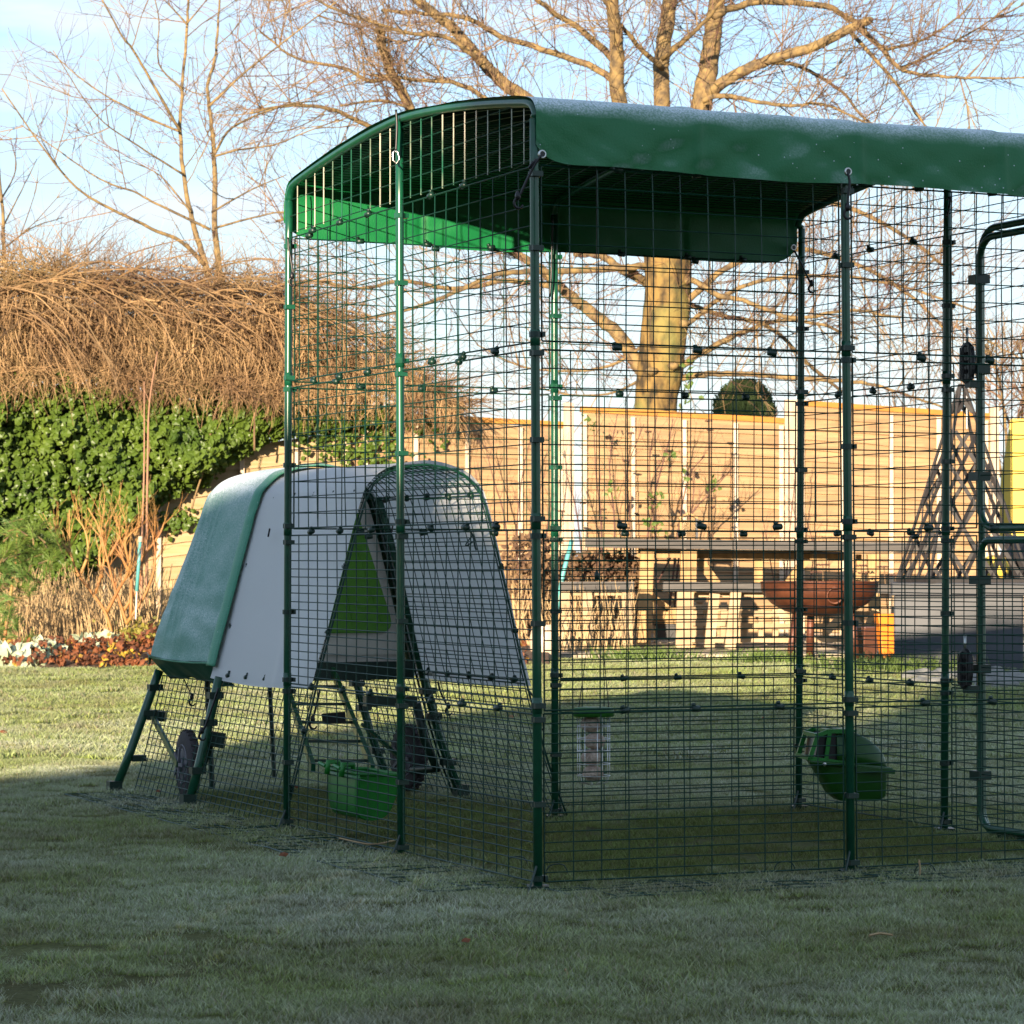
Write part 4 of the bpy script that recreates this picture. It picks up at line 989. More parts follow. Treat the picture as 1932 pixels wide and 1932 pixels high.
plank(1310, 1122, 1380, 1122, 9, 21.75, 'rail', M['pallet'], b2); plank(1395, 1121, 1440, 1121, 9, 21.7, 'rail', M['pallet'], b2)
def pallet(x0, x1, y0, y1, Y, lab, seed):
    t = thing('pallet', at((x0+x1)/2, y1, Y), lab, 'pallet', None); r = random.Random(seed)
    for k in range(3):
        y = lerp(y0, y1, (.12, .5, .9)[k]); plank(x0, y, x1, y+1.5, 11, Y, 'runner', M['pallet'], t, .02)
    n = max(3, int((x1-x0)/24))
    for k in range(n):
        x = lerp(x0+6, x1-6, k/(n-1))+r.uniform(-3, 3); plank(x, y0, x+r.uniform(-3,3), y1, r.uniform(9, 14), Y+.06, 'slat', M['pallet'], t, .07)
    return t
pallet(1112, 1180, 1130, 1215, 22.35, 'upright pallet seen through the legs of the short bench', 1)
pallet(1300, 1400, 1136, 1214, 22.3, 'upright pallet between the table leg and the fire bowl', 2)
pallet(1398, 1500, 1150, 1212, 22.1, 'low pallet lying behind the left leg of the fire bowl', 3)
pallet(1525, 1660, 1150, 1212, 22.0, 'pallet of angled boards right of the fire bowl legs', 4)
for k, (xa, ya, xb, yb, w) in enumerate(((1466,1152,1500,1178,13),(1590,1160,1560,1192,14),(1602,1150,1622,1180,13),(1650,1150,1636,1182,10))):
    plank(xa, ya, xb, yb, w, 21.95, 'loose_board', M['pallet'], bpy.data.objects['pallet.003'], .03)
# logs / dark crates below the table
cr_ = thing('dark_crate', at(1262, 1205, 22.9), 'black plastic crate tucked on the paving under the table', 'crate')
MB().box(at(1262, 1190, 22.9), (.20, .25, .12)).build('box', M['black'], cr_); MB().box(at(1262, 1178, 22.9), (.24, .28, .02)).build('rim', M['black'], cr_)
# insect house
ih = thing('insect_house', at(1298, 1012, 23.2), 'small insect house packed with cut canes standing behind the table', 'insect house')
c = at(1298, 996, 23.2); MB().box(c+Vector((.068, 0, -.005)), (.018, .12, .17)).build('side', M['slate'], ih); MB().box(c+Vector((-.06, 0, -.005)), (.014, .12, .17)).build('side', M['table_timber'], ih)
MB().bar(c+Vector((-.075,-.0,.075)), c+Vector((.0,0,.118)), .14, .014, (0,0,1)).build('roof', M['table_timber'], ih); MB().bar(c+Vector((.078,-.0,.075)), c+Vector((.0,0,.118)), .14, .014, (0,0,1)).build('roof', M['table_timber'], ih)
mb = MB()
for i in range(7):
    for j in range(9): mb.lathe([(.0045,.05),(.0045,-.05),(.0072,-.05),(.0072,.05)], c+Vector((-.045+i*.0155+(.0075 if j % 2 else 0), 0, -.075+j*.0165)), 7, Vector((0,1,0)))
tag(mb.build('cane_tubes', M['strawstalk'], ih), kind='stuff')

# fire bowl
fb = thing('fire_bowl', at(1546, 1252, 20.2), 'rust brown steel fire bowl with ring handle on three legs', 'fire bowl')
cb = at(1546, 1098, 20.2); Rb = 111*20.2/F_PX
prof = [(0,-.245),(.13,-.235),(.25,-.20),(.33,-.155),(.385,-.10),(Rb-.006,-.06),(Rb,0),(Rb+.004,.004),(Rb-.008,.004),(Rb-.012,-.06),(.37,-.10),(.30,-.155),(.15,-.215),(0,-.23)]
MB().lathe(prof, cb, 48).build('bowl', M['rust'], fb, True)
for (xa, ya, xb, yb, dY) in ((1503,1150,1489,1253,-.12),(1530,1155,1527,1252,.22),(1606,1145,1616,1250,.0)):
    MB().tube([at(xa, ya, 20.2+dY*.5), at(xb, yb, 20.2+dY)], .026, 10).build('leg', M['rust'], fb, True)
rc_ = at(1575, 1124, 20.2-Rb*.97); MB().tube([rc_+Vector((.052*math.cos(R(15*k)), -.004-.012*math.sin(R(15*k)), .052*math.sin(R(15*k)))) for k in range(25)], .0075, 8, False).build('ring_handle', M['rust'], fb, True)
MB().lathe([(0,-.02),(.018,-.015),(.02,.01),(0,.02)], rc_+Vector((0, .01, .055)), 10, Vector((0,1,0))).build('handle_boss', M['rust'], fb, True)
# pots and planters
def tapered(x0, x1, xb0, xb1, y0, y1, Y, dep, rot, lip, name, m, lab, cat):
    t = thing(name, at((x0+x1)/2, y1, Y), lab, cat); cx = at((x0+x1)/2, y0, Y); wt = (x1-x0)*Y/F_PX/2; wb = (xb1-xb0)*Y/F_PX/2; zb = at(0, y1, Y).z
    off = at((xb0+xb1)/2, y1, Y).x-cx.x; R_ = Matrix.Rotation(rot, 3, 'Z'); k = 1/(abs(math.cos(rot))+abs(math.sin(rot))*dep)
    mb = MB(); ring = []
    for (w_, z, ox) in ((wb, zb, off), (wt, cx.z, 0), (wt-.02, cx.z, 0), (wt-.03, cx.z-.05, 0)):
        for sx, sy in ((-1,-1),(1,-1),(1,1),(-1,1)):
            v = R_@Vector((sx*w_*k, sy*w_*dep*k, 0)); mb.v.append((cx.x+ox+v.x, Y+v.y, z))
    for a in range(3):
        for b in range(4): mb.f.append((a*4+b, a*4+(b+1) % 4, a*4+4+(b+1) % 4, a*4+4+b))
    mb.f.append((0,3,2,1)); mb.f.append((12,13,14,15)); bevel(mb.build('pot_body', m, t), .012, 3)
    MB().box((cx.x, Y, cx.z-.045), (1.4*wt*k, 1.4*wt*dep*k, .02), R_).build('compost', M['soil'], t)
    return t
tapered(1606, 1668, 1612, 1650, 1182, 1249, 20.5, .8, .62, 0, 'glazed_pot', M['copper'], 'brown glazed tapered pot in front of the orange planter', 'plant pot')
tapered(1650, 1699, 1662, 1699, 1158, 1254, 20.0, .8, .1, 0, 'tall_planter', M['orange'], 'tall bright orange planter beside the grey planter', 'planter')
t = thing('rectangular_planter', at(1815, 1268, 19.2), 'large grey rimmed planter standing in half shade at the right', 'planter')
R_ = Matrix.Rotation(-.14, 3, 'Z'); pL, pR = at(1700, 1100, 18.9), at(1950, 1100, 18.9); cx = (pL+pR)/2+Vector((0, .42, 0)); wd = (pR-pL).x
zb = at(0, 1266, 18.9).z; MB_ = MB().box((cx.x, cx.y, (zb+pL.z-.08)/2), (wd-.03, .82, pL.z-.08-zb), R_).build('planter_body', M['slate'], t); bevel(MB_, .01)
for dx, dy, sx, sy in ((0,-.42,wd,.05),(0,.42,wd,.05),(-wd/2+.02,0,.05,.79),(wd/2-.02,0,.05,.79)):
    v = R_@Vector((dx, dy, 0)); bevel(MB().box((cx.x+v.x, cx.y+v.y, pL.z-.04), (sx, sy, .085), R_).build('rim', M['rim'], t), .008)
MB().box((cx.x, cx.y, pL.z-.05), (wd-.08, .78, .02), R_).build('compost', M['soil'], t)
# obelisk trellis
ob_ = thing('obelisk_trellis', at(1815, 1098, 19.3), 'dark lattice garden obelisk rising from the grey planter', 'trellis')
az = at(1815, 1098, 19.3).z; hz_ = 1.32; hb2 = .345; ac = Vector((at(1816, 1098, 19.3).x, 19.3, az))
def ops(face, u, v):                                                # u -1..1 along the face, v 0..1 up
    k = (1-v)*hb2*.97+.012; dirs = [(Vector((1,0,0)), Vector((0,-1,0))), (Vector((0,1,0)), Vector((1,0,0))), (Vector((-1,0,0)), Vector((0,1,0))), (Vector((0,-1,0)), Vector((-1,0,0)))]
    d, n = dirs[face]; R2 = Matrix.Rotation(.18, 3, 'Z'); return ac+R2@(d*(u*k)+n*k)+Vector((0, 0, v*hz_))
for f in range(4):
    MB().bar(ops(f, -1, 0), ops(f, -1, 1.0), .016, .016).build('corner_post', M['trellis'], ob_)
    # diagonals with true spacing, clipped to the triangle
    d, n = None, None
    for sgn in (-1, 1):
        for k in range(-5, 6):
            x0_ = -hb2+.04+k*.185; pts = []
            for q in range(41):
                v = q/40*.95; xx = x0_+v*hz_*.56
                half = (1-v)*hb2
                if abs(xx) <= half*.99: pts.append((sgn*xx/half, v))
            if len(pts) > 2:
                a, b = ops(f, *pts[0]), ops(f, *pts[-1])
                if (a-b).length > .1: MB().bar(a, b, .007, .026, Vector((0,0,1))).build('lattice_bar', M['trellis'], ob_)
MB().lathe([(0,0),(.02,.01),(.03,.04),(.02,.07),(0,.085)], ac+Vector((0,0,hz_+.02)), 12).build('finial', M['trellis'], ob_, True)
for f in range(4): MB().bar(ops(f, -1, .0)+Vector((0,0,.01)), ops(f, 1, .0)+Vector((0,0,.01)), .012, .03).build('base_rail', M['trellis'], ob_)
MB().lathe([(.006,0),(.006,.62)], at(1824, 640, 19.3)-Vector((0,0,.60)), 8).build('support_rod', M['steel'], ob_)
# things beyond the planter
t = thing('yellow_screen', at(1915, 1009, 25.8), 'bright yellow sloping-edged panel beyond the right end of the fence', 'screen')
P_ = [at(x, y, 25.8) for x, y in ((1908,790),(1990,790),(1990,1012),(1884,1012),(1890,900))]; MB().prism(P_, (0,.05,0)).build('panel', M['yellow'], t)
MB().bar(at(1940, 790, 25.86), at(1940, 1200, 25.86), .08, .06, (0,1,0)).build('prop', M['post_timber'], t)
t = thing('barbecue', at(1935, 1200, 20.9), 'dark rounded kettle barbecue behind the grey planter', 'barbecue')
MB().lathe([(0,.17),(.08,.165),(.16,.12),(.21,.05),(.225,0),(.22,-.03),(.20,-.1),(.13,-.18),(0,-.2)], at(1946, 1058, 20.9), 28).build('kettle', M['black'], t, True)
for dx in (-.13, .0, .13): MB().tube([at(1946, 1075, 20.9)+Vector((dx*.7, .03, 0)), Vector((at(1946,0,20.9).x+dx*1.6, 20.9, .12))], .012, 6).build('leg', M['black'], t)
t = thing('round_pot', at(1880, 1085, 20.6), 'yellow rounded pot peeping through the base of the obelisk', 'plant pot')
MB().lathe([(0,-.10),(.05,-.1),(.085,-.06),(.095,0),(.08,.05),(.05,.07),(.045,.055),(0,.05)], at(1880, 1066, 20.6), 20).build('pot_body', M['yellow'], t, True)
MB().lathe([(.05,0),(.05,.62)], at(1880, 1085, 20.6)-Vector((0,0,.62)), 10).build('stand', M['post_timber'], t)
t = thing('cream_pot', at(1027, 1250, 20.4), 'cream ceramic pot beside the short bench', 'plant pot')
cc = at(1027, 1250, 20.4); MB().lathe([(0,0),(.075,0),(.10,.08),(.105,.17),(.09,.235),(.075,.25),(.085,.265),(.075,.265),(.06,.24),(0,.235)], cc, 26).build('pot_body', M['cream'], t, True)
t = thing('teal_pole', at(1060, 1110, 22.4), 'slanting teal pole left of the table', 'garden pole'); MB().tube([at(1046, 1180, 22.4), at(1062, 1085, 22.4), at(1079, 1018, 22.4)], .018, 8).build('shaft', M['teal'], t, True)
t = thing('teal_pole', at(262, 1200, 20.8), 'upright teal pole with white lower stem in the left flower bed', 'garden pole')
MB().tube([at(258, 1116, 20.8), at(262, 1060, 20.8), at(264, 1022, 20.8)], .013, 8).build('shaft', M['teal'], t, True); MB().tube([at(256, 1168, 20.8), at(258, 1116, 20.8)], .007, 6).build('stem', M['cream'], t)
MB().tube([at(264, 1022, 20.8), at(265, 1012, 20.8)], .016, 8).build('cap', M['cream'], t)
# rockery stones at the foot of the planter
STN = ((1722,1283,.055),(1740,1278,.05),(1757,1285,.06),(1776,1277,.05),(1796,1288,.065),(1815,1280,.05),(1843,1292,.07),(1868,1283,.05),(1890,1292,.07),(1912,1284,.06),(1735,1292,.045),(1765,1294,.05),(1830,1296,.05),(1860,1298,.055),(1900,1300,.06),(1928,1295,.07),(1880,1275,.05),(1805,1270,.04))
for k, (x, y, s) in enumerate(STN):
    c0 = gnd(x, y); 
    def sf(u, v, c0=c0, s=s, k=k):
        a, b = 2*math.pi*u, math.pi*v; d = Vector((math.cos(a)*math.sin(b)*1.35, math.sin(a)*math.sin(b), math.cos(b)*.8)); return c0+Vector((0,0,s*.3))+d*s*(1+.35*noise_(d, 1.6, k))
    o = MB().grid(sf, 12, 8).build('rockery_stone', M['stone'], None, True)
    nm_ = ['first','second','third','fourth','fifth','sixth','seventh','eighth','ninth','tenth']
    xs_ = sorted(v for v, w_, _ in STN if (w_ > 1287) == (y > 1287)); kx = xs_.index(x)
    tag(o, 'pale stone, %s from left in the %s row before the grey planter' % (nm_[kx], 'front' if y > 1287 else 'back'), 'stone', 'stones at the foot of the grey planter')

# ================================================================ TREES
class Twigs:
    def __init__(s): s.mb = MB(); s.n = 0
    def grow(s, r, p, d, length, rad, depth, curl=(0,0,.25), seg=5, kids=(2,4), spread=.75):
        pts = [p.copy()]; dd = d.normalized(); st = length/seg; cv = Vector((r.uniform(-.3,.3), r.uniform(-.3,.3), r.uniform(-.1,.3)))+Vector(curl)
        for k in range(seg):
            dd = (dd+cv*(.28)+Vector((r.uniform(-.13,.13), r.uniform(-.13,.13), r.uniform(-.13,.13)))).normalized(); pts.append(pts[-1]+dd*st)
        s.mb.tube(pts, [lerp(rad, rad*.45, k/seg) for k in range(seg+1)], 3, False); s.n += 1
        if depth > 0:
            for _ in range(r.randint(*kids)):
                k = r.randint(1, seg); q = pts[k]; t = (pts[k]-pts[k-1]).normalized(); a, b = frame_from(t); an = r.random()*6.283
                nd = t+(a*math.cos(an)+b*math.sin(an))*r.uniform(.5, 1.1)*spread/.75
                s.grow(r, q, nd, length*r.uniform(.4, .75), rad*.62, depth-1, curl, max(3, seg-1), kids, spread)
def limb_path(pts, Y, zig=.0, seed=0):
    out = []
    for i, p in enumerate(pts):
        x, y = p[0], p[1]; dy = p[2] if len(p) > 2 else 0; out.append(at(x, y, Y+dy))
    return catmull(out, 5)
def rad_list(n, r0, r1): return [lerp(r0, r1, (i/(n-1))**.8) for i in range(n)]
def tree(name, label, Y, trunk, limbs, density, seed, tw_rad, tw_len, curl=(0,0,.22), depth=2, base=None, mats=('trunk','limb','twig','twig_tan')):
    r = random.Random(seed); tp_ = limb_path(trunk[0], Y); t = thing(name, Vector((tp_[0].x, Y, 0)), label, 'tree')
    k = len(tp_); pxs = Y/F_PX
    rr = []; src = [p[3] if len(p) > 3 else None for p in trunk[0]]
    rads = []
    for i in range(k):
        q = i/5; a = min(int(q), len(trunk[1])-1); b = min(a+1, len(trunk[1])-1); rads.append(lerp(trunk[1][a], trunk[1][b], q-int(q))*pxs)
    mb = MB(); kk = 22; n0 = 0
    mb.tube(tp_, rads, kk)
    if rads[0] > .06:
        for i in range(len(mb.v)):
            v = Vector(mb.v[i]); c_ = tp_[min(i//kk, k-1)]; d = v-c_; mb.v[i] = tuple(c_+d*(1+.10*noise_((d.x*6, d.y*6, v.z*1.6), 1, seed)+.05*noise_((v.x*16, v.y*16, v.z*7), 1, seed)))
    mb.build('trunk', M[mats[0]], t, True)
    A_, B_ = Twigs(), Twigs()
    for li, (pts, r0, r1, *op) in enumerate(limbs):
        dens = op[0] if op else 1
        # give limbs depth: drift towards/away from the viewer along their length
        dz = r.uniform(-1.3, 1.3) if len(pts) > 2 else 0
        path = limb_path([(x, y, dz*(i/(len(pts)-1))) for i, (x, y) in enumerate(pts)], Y); n = len(path)
        path = [p+Vector((r.uniform(-1,1), r.uniform(-1,1), r.uniform(-1,1)))*min(r0*.2, 1.6)*pxs for p in path]
        rl = [v*pxs for v in rad_list(n, r0, r1)]
        MB().tube(path, rl, 10 if r0 > 4 else 6).build('limb', M[mats[1]], t, True)
        L = sum((path[i+1]-path[i]).length for i in range(n-1)); cnt = int(L*density*dens)
        for _ in range(cnt):
            q = (r.random()**.75)*(n-1.001); i = int(q); p = path[i].lerp(path[i+1], q-i); tg = (path[i+1]-path[i]).normalized(); a, b = frame_from(tg); an = r.random()*6.283
            nd = tg*.5+(a*math.cos(an)+b*math.sin(an))+Vector((0,0,.2))
            big = r.random() < .3
            (A_ if big else B_).grow(r, p, nd, tw_len*(r.uniform(.8, 1.5) if big else r.uniform(.35, .9)), tw_rad*(1.8 if big else 1.0), depth if big else depth-1, curl)
    tag(A_.mb.build('branchlets', M[mats[3]], t), kind='stuff'); tag(B_.mb.build('twigs', M[mats[2]], t), kind='stuff')
    return t, A_.n+B_.n
Lb = [
 ([(1235,480),(1205,320),(1180,240),(1164,170),(1164,90),(1158,30),(1150,-60)], 20, 11),
 ([(1258,440),(1252,320),(1248,200),(1249,110),(1262,20),(1270,-60)], 19, 14),
 ([(1275,460),(1300,310),(1322,200),(1338,120),(1346,50),(1352,0),(1362,-70)], 25, 14),
 ([(1238,735),(1205,690),(1165,630),(1110,585),(1060,545),(1010,500),(955,470),(900,450),(850,452)], 17, 5),
 ([(1262,705),(1319,669),(1372,641),(1413,622),(1470,606),(1540,610),(1620,640)], 8, 2.5),
 ([(1262,718),(1310,708),(1358,705),(1427,708),(1547,716),(1640,724),(1700,742),(1780,768)], 8, 2),
 ([(1183,503),(1233,541),(1300,575),(1372,597),(1455,619),(1524,686),(1590,740)], 7, 3),
 ([(1262,540),(1305,530),(1358,558),(1400,567),(1500,600),(1600,585),(1700,600)], 7, 2.5),
 ([(1250,570),(1233,541),(1177,511),(1133,483),(1085,478)], 12, 6),
 ([(1230,500),(1180,505),(1069,512),(990,512),(930,520),(840,560),(700,600),(600,590)], 8, 2.5),
 ([(1060,545),(960,530),(860,545),(760,530),(680,545),(600,530),(540,535)], 6, 2),
 ([(1230,400),(1120,290),(1001,193),(954,160),(904,110),(851,50),(787,0),(760,-40)], 17, 8),
 ([(960,470),(880,400),(810,290),(771,197),(744,150),(724,100),(717,57)], 12, 8),
 ([(810,290),(754,157),(697,153),(644,127),(560,110),(490,60)], 6, 2, 1.3),
 ([(1200,330),(1100,260),(980,220),(870,160),(787,150),(700,140)], 7, 3),
 ([(1165,190),(1144,140),(1044,100),(944,67),(877,33),(800,25),(720,20)], 8, 3),
 ([(870,470),(760,420),(660,400),(590,400),(520,418)], 5, 2),
 ([(800,290),(700,240),(620,205),(540,200),(470,215)], 6, 2),
 ([(1335,175),(1375,150),(1438,117),(1521,93),(1605,53),(1640,40)], 12, 8),
 ([(1620,48),(1665,93),(1705,133),(1788,145),(1870,148),(1932,147)], 6, 1.5, 1.2),
 ([(1700,130),(1780,90),(1850,50),(1900,15)], 3.5, 1),
 ([(1668,95),(1740,75),(1810,30),(1850,-20)], 4, 1.2),
 ([(1347,30),(1388,13),(1455,3),(1555,10),(1588,27),(1628,50)], 8, 5),
 ([(1325,190),(1358,180),(1421,190),(1488,200),(1555,197),(1640,235)], 6, 2, 1.2),
 ([(1438,117),(1490,120),(1538,140),(1588,173),(1635,227),(1690,260)], 5, 2, 1.2),
 ([(1600,55),(1650,110),(1700,170),(1740,230),(1760,260)], 4.5, 1.5, 1.3),
 ([(1165,120),(1100,60),(1040,20),(980,-30)], 7, 4),
 ([(1250,110),(1310,60),(1380,-20)], 6, 3), ([(1250,130),(1190,70),(1130,-10)], 6, 3),
 ([(1262,600),(1380,500),(1500,470),(1620,500),(1720,560),(1800,640)], 7, 2.5, 1.2),
 ([(1262,640),(1400,540),(1560,520),(1700,540),(1850,590)], 5, 2, 1.3),
 ([(1270,430),(1400,380),(1560,380),(1700,440),(1800,520)], 8, 2.5, 1.2),
 ([(1230,640),(1150,690),(1060,700),(980,690),(900,650)], 4, 1.5, 1.1),
 ([(1235,700),(1160,740),(1080,745),(1010,730)], 3, 1.5),
 ([(900,110),(840,70),(760,60),(640,20),(560,-20)], 5, 2, 1.3),
 ([(1000,190),(900,190),(820,215),(720,190),(640,200)], 5, 2, 1.2),
]
TY = 31
tr1, n1 = tree('cherry_tree', 'large bare cherry tree with forked lichen-stained trunk behind the fence', TY, ([(1240,1236),(1240,1000),(1238,770),(1246,700),(1254,620),(1260,540),(1260,470),(1256,400)], [52,46,40,44,44,45,46,36]), Lb, 17, 21, .0046, .9, curl=(0,0,.10))
for (x, y, rr) in ((1216,470,12),(1290,610,10),(1230,700,14),(1270,690,12),(716,56,10),(1640,38,9)):
    c = at(x, y, TY-.25); MB().lathe([(0,-.05),(rr*.004,-.03),(rr*.0055,0),(rr*.004,.03),(0,.04)], c, 9).build('burr', M['limb'], tr1, True)
LT = [
 ([(393,520),(383,483),(370,440),(360,400),(347,333),(340,250),(343,183),(352,50),(357,-10)], 7, 2.2),
 ([(418,540),(405,433),(405,333),(402,267),(395,200),(392,160),(407,100),(415,-10)], 6.5, 2),
 ([(385,500),(343,457),(283,430),(207,393),(143,353),(77,273),(3,167)], 4.5, 1.2, 1.1),
 ([(397,433),(300,387),(253,362),(187,337),(100,277),(40,235)], 3.2, 1),
 ([(340,247),(293,167),(253,97),(230,67),(187,-10)], 3.2, 1.5), ([(337,247),(267,217),(173,163),(93,97)], 2.8, .9),
 ([(405,290),(440,240),(533,200),(600,190)], 3, 1.2), ([(406,295),(450,283),(517,273),(583,247),(640,225)], 2.6, 1),
 ([(395,200),(470,130),(560,60),(640,0)], 2.6, 1.2), ([(345,170),(300,120),(300,40),(290,-10)], 2.2, 1), ([(347,330),(260,275),(180,215),(100,95)], 2.2, .8),
 ([(352,45),(390,0)], 2, 1), ([(352,45),(320,10),(300,-10)], 2, 1), ([(400,400),(470,360),(540,330)], 2.2, .9), ([(405,430),(480,410),(540,400),(620,415)], 2.5, 1), ([(360,400),(300,330),(230,300)], 2, .8)]
tr2_, n2 = tree('young_tree', 'slender twin-stemmed bare tree rising out of the climber at the left', 26.5, ([(400,1240),(402,900),(403,600),(400,535)], [9,9,8.5,8]), LT, 7.5, 33, .0036, .66, curl=(0,0,.08), depth=2)
LR = [([(7,500),(5,400),(-5,300),(-20,200)], 4, 2), ([(5,430),(40,360),(70,300)], 2, .8), ([(5,470),(60,430),(120,410)], 2, .8), ([(0,380),(30,320),(20,260)], 2, .8)]
tree('young_tree', 'thin bare sapling at the far left edge', 25.8, ([(14,1240),(12,800),(8,520)], [5,5,4]), LR, 5, 35, .0034, .5, depth=1)
LQ = [([(1900,1100),(1900,900),(1895,780),(1880,700),(1860,650)], 4, 1.5, 1.6), ([(1920,1100),(1925,850),(1932,720),(1925,640)], 4, 1.5, 1.8), ([(1900,850),(1925,780),(1960,700)], 3, 1.5, 1.6), ([(1890,900),(1880,830),(1886,760)], 2.5, 1, 1.6), ([(1905,800),(1880,720),(1900,660)], 2.5, 1, 1.6)]
tree('bare_shrub', 'reddish twiggy shrub beyond the right end of the fence', 28, ([(1905,1240),(1905,1150),(1905,1100)], [6,5,5]), LQ, 9, 36, .005, .5, depth=2)
# leaves on a climber at the trunk
mb = MB(); r = random.Random(8)
def leaf(mb, c, s, r, droop=.3, nrm=None):
    n = Vector(nrm) if nrm else Vector((r.uniform(-1,1), r.uniform(-1,.3), r.uniform(-.2,1))); n.normalize(); a, b = frame_from(n); an = r.random()*6.283; x = a*math.cos(an)+b*math.sin(an); y = n.cross(x); i = len(mb.v)
    for (u, v, w) in ((0,-.5,0),(.42,-.12,-.08),(.28,.3,-.05),(0,.6,-.15),(-.28,.3,-.05),(-.42,-.12,-.08),(0,0,.06)): mb.v.append(tuple(c+x*(u*s)+y*(v*s)+n*(w*s)))
    mb.f += [(i,i+1,i+6),(i+1,i+2,i+3,i+6),(i+6,i+3,i+4,i+5),(i,i+6,i+5)]
for _ in range(26): leaf(mb, at(r.gauss(1300,9), r.uniform(680,790), 30.6)+Vector((0,r.uniform(-.1,.1),0)), .07, r)
tag(mb.build('leaves', M['green_leaf'], tr1), kind='stuff')
# conifer top far away
cn = thing('conifer', at(1404, 1240, 48), 'rounded green conifer top showing over the fence', 'tree')
mb = MB(); r = random.Random(5); c0 = at(1404, 775, 48)
for _ in range(5200):
    a = r.random()*6.283; v = r.random(); hh_ = v*.62; rad = .47*math.sqrt(max(.02, 1-(v)**2.2))*(1+.12*noise_((a*2, v*4, 0), 1, 3))*r.uniform(.75, 1.03)
    p = c0+Vector((rad*math.cos(a), rad*math.sin(a), -.18+hh_)); d = Vector((math.cos(a)*.7, math.sin(a)*.7, 1)).normalized(); mb.wire(p, p+d*r.uniform(.04,.13), .009)
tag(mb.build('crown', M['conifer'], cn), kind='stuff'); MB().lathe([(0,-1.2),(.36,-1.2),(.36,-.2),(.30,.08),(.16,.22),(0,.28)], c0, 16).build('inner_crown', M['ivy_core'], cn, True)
MB().tube([Vector((c0.x, 48, 0)), c0-Vector((0,0,1.1))], .12, 8).build('trunk', M['trunk'], cn)

# ================================================================ CLIMBER AND IVY OVER THE LEFT FENCE
def interp(tab, x):
    for (x0, y0), (x1, y1) in zip(tab, tab[1:]):
        if x <= x1: return lerp(y0, y1, (max(x, x0)-x0)/(x1-x0))
    return tab[-1][1]
TOPL = [(-120,545),(0,540),(100,512),(200,540),(300,555),(400,540),(500,548),(560,575),(650,612),(740,655),(800,712),(885,775)]
BOTL = [(-120,722),(0,722),(150,712),(300,732),(420,744),(520,760),(600,756),(680,756),(745,766),(885,778)]
dc = thing('dead_climber', at(380, 760, 24), 'tangled mass of brown dead climber stems heaped along the fence top', 'climbing plant')
YC = 24.1
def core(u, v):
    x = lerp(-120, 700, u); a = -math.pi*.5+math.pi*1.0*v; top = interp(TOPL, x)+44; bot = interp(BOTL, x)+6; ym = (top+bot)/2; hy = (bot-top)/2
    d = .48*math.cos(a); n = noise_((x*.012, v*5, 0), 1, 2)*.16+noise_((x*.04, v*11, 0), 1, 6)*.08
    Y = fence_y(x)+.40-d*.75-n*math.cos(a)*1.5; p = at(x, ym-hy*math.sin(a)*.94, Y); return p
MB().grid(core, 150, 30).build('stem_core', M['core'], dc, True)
mb = MB(); mb2 = MB(); mb3 = MB(); r = random.Random(77)
def stem(mbx, p, d, L, n, sag, jit, r0):
    pts = [p]; d = d.normalized()
    for q in range(n):
        d = (d+Vector((r.uniform(-jit, jit), r.uniform(-jit, jit)*.8, -sag+r.uniform(-jit, jit)))).normalized(); pts.append(pts[-1]+d*L/n)
    mbx.tube(pts, [r0]*(n//2+1)+[lerp(r0, r0*.35, (k+1)/(n-n//2)) for k in range(n-n//2)], 3, False); return pts[-1]
def pick(x): return mb if r.random() < .62 else (mb2 if r.random() < .8 else mb3)
for k in range(15000):
    x = r.uniform(-120, 560) if r.random() < .80 else r.uniform(560, 870); top = interp(TOPL, x); bot = interp(BOTL, x)+22*mnoise.noise(Vector((x*.05, 3, 3)))
    v = r.random(); y = lerp(top+10, bot, v**.8); gap = mnoise.noise(Vector((x*.030, y*.030, 7)))
    if gap < -.22 and r.random() < .8: continue
    depthin = math.sqrt(max(0, 1-(2*v-1)**2*.9)); Y = fence_y(x)+.35-.55*depthin-.25*gap-r.uniform(-.05, .16); kind = r.random()
    if kind >= .8 or v > .82: Y = fence_y(x)-.50-r.uniform(0, .14)
    p = at(x, y, Y)
    if kind < .36 and v < .75: stem(pick(x), p, Vector((r.choice((-1,1))*r.uniform(.3,1), r.uniform(-.7,.2), r.uniform(.0,1.0))), r.uniform(.2,.65), 6, r.uniform(.08,.36), .25, r.uniform(.0018,.0045))
    elif kind < .8: stem(pick(x), p, Vector((r.uniform(-1,1), r.uniform(-.8,.4), r.uniform(-1,1))), r.uniform(.12,.36), 4, r.uniform(0,.2), .38, r.uniform(.0014,.0034))
    else: stem(pick(x), p, Vector((r.uniform(-.35,.35), r.uniform(-.3,.1), -1)), r.uniform(.06,.22), 4, .1, .2, r.uniform(.002,.004))
for k in range(260):                                                # long arching canes
    x = r.uniform(-100, 620); p = at(x, interp(TOPL, x)+r.uniform(5, 60), fence_y(x)-.2+r.uniform(-.3,.2)); stem(pick(x), p, Vector((r.choice((-1,1))*r.uniform(.4,1), r.uniform(-.5,.1), r.uniform(.1,.8))), r.uniform(.8,1.6), 9, r.uniform(.12,.28), .10, r.uniform(.004,.007))
for k in range(2600):                                               # feathery fringe standing above
    x = r.uniform(-110, 600) if k % 6 else r.uniform(600, 860); p = at(x, interp(TOPL, x)+r.uniform(-4, 42), fence_y(x)+.1+r.uniform(-.5,.3)); stem(mb2 if r.random() < .7 else mb, p, Vector((r.uniform(-.9,.9), r.uniform(-.4,.3), r.uniform(.1,1.1))), r.uniform(.15,.62)*(1.25 if x < 330 else 1), 6, r.uniform(0,.16), .26, r.uniform(.0016,.0036))
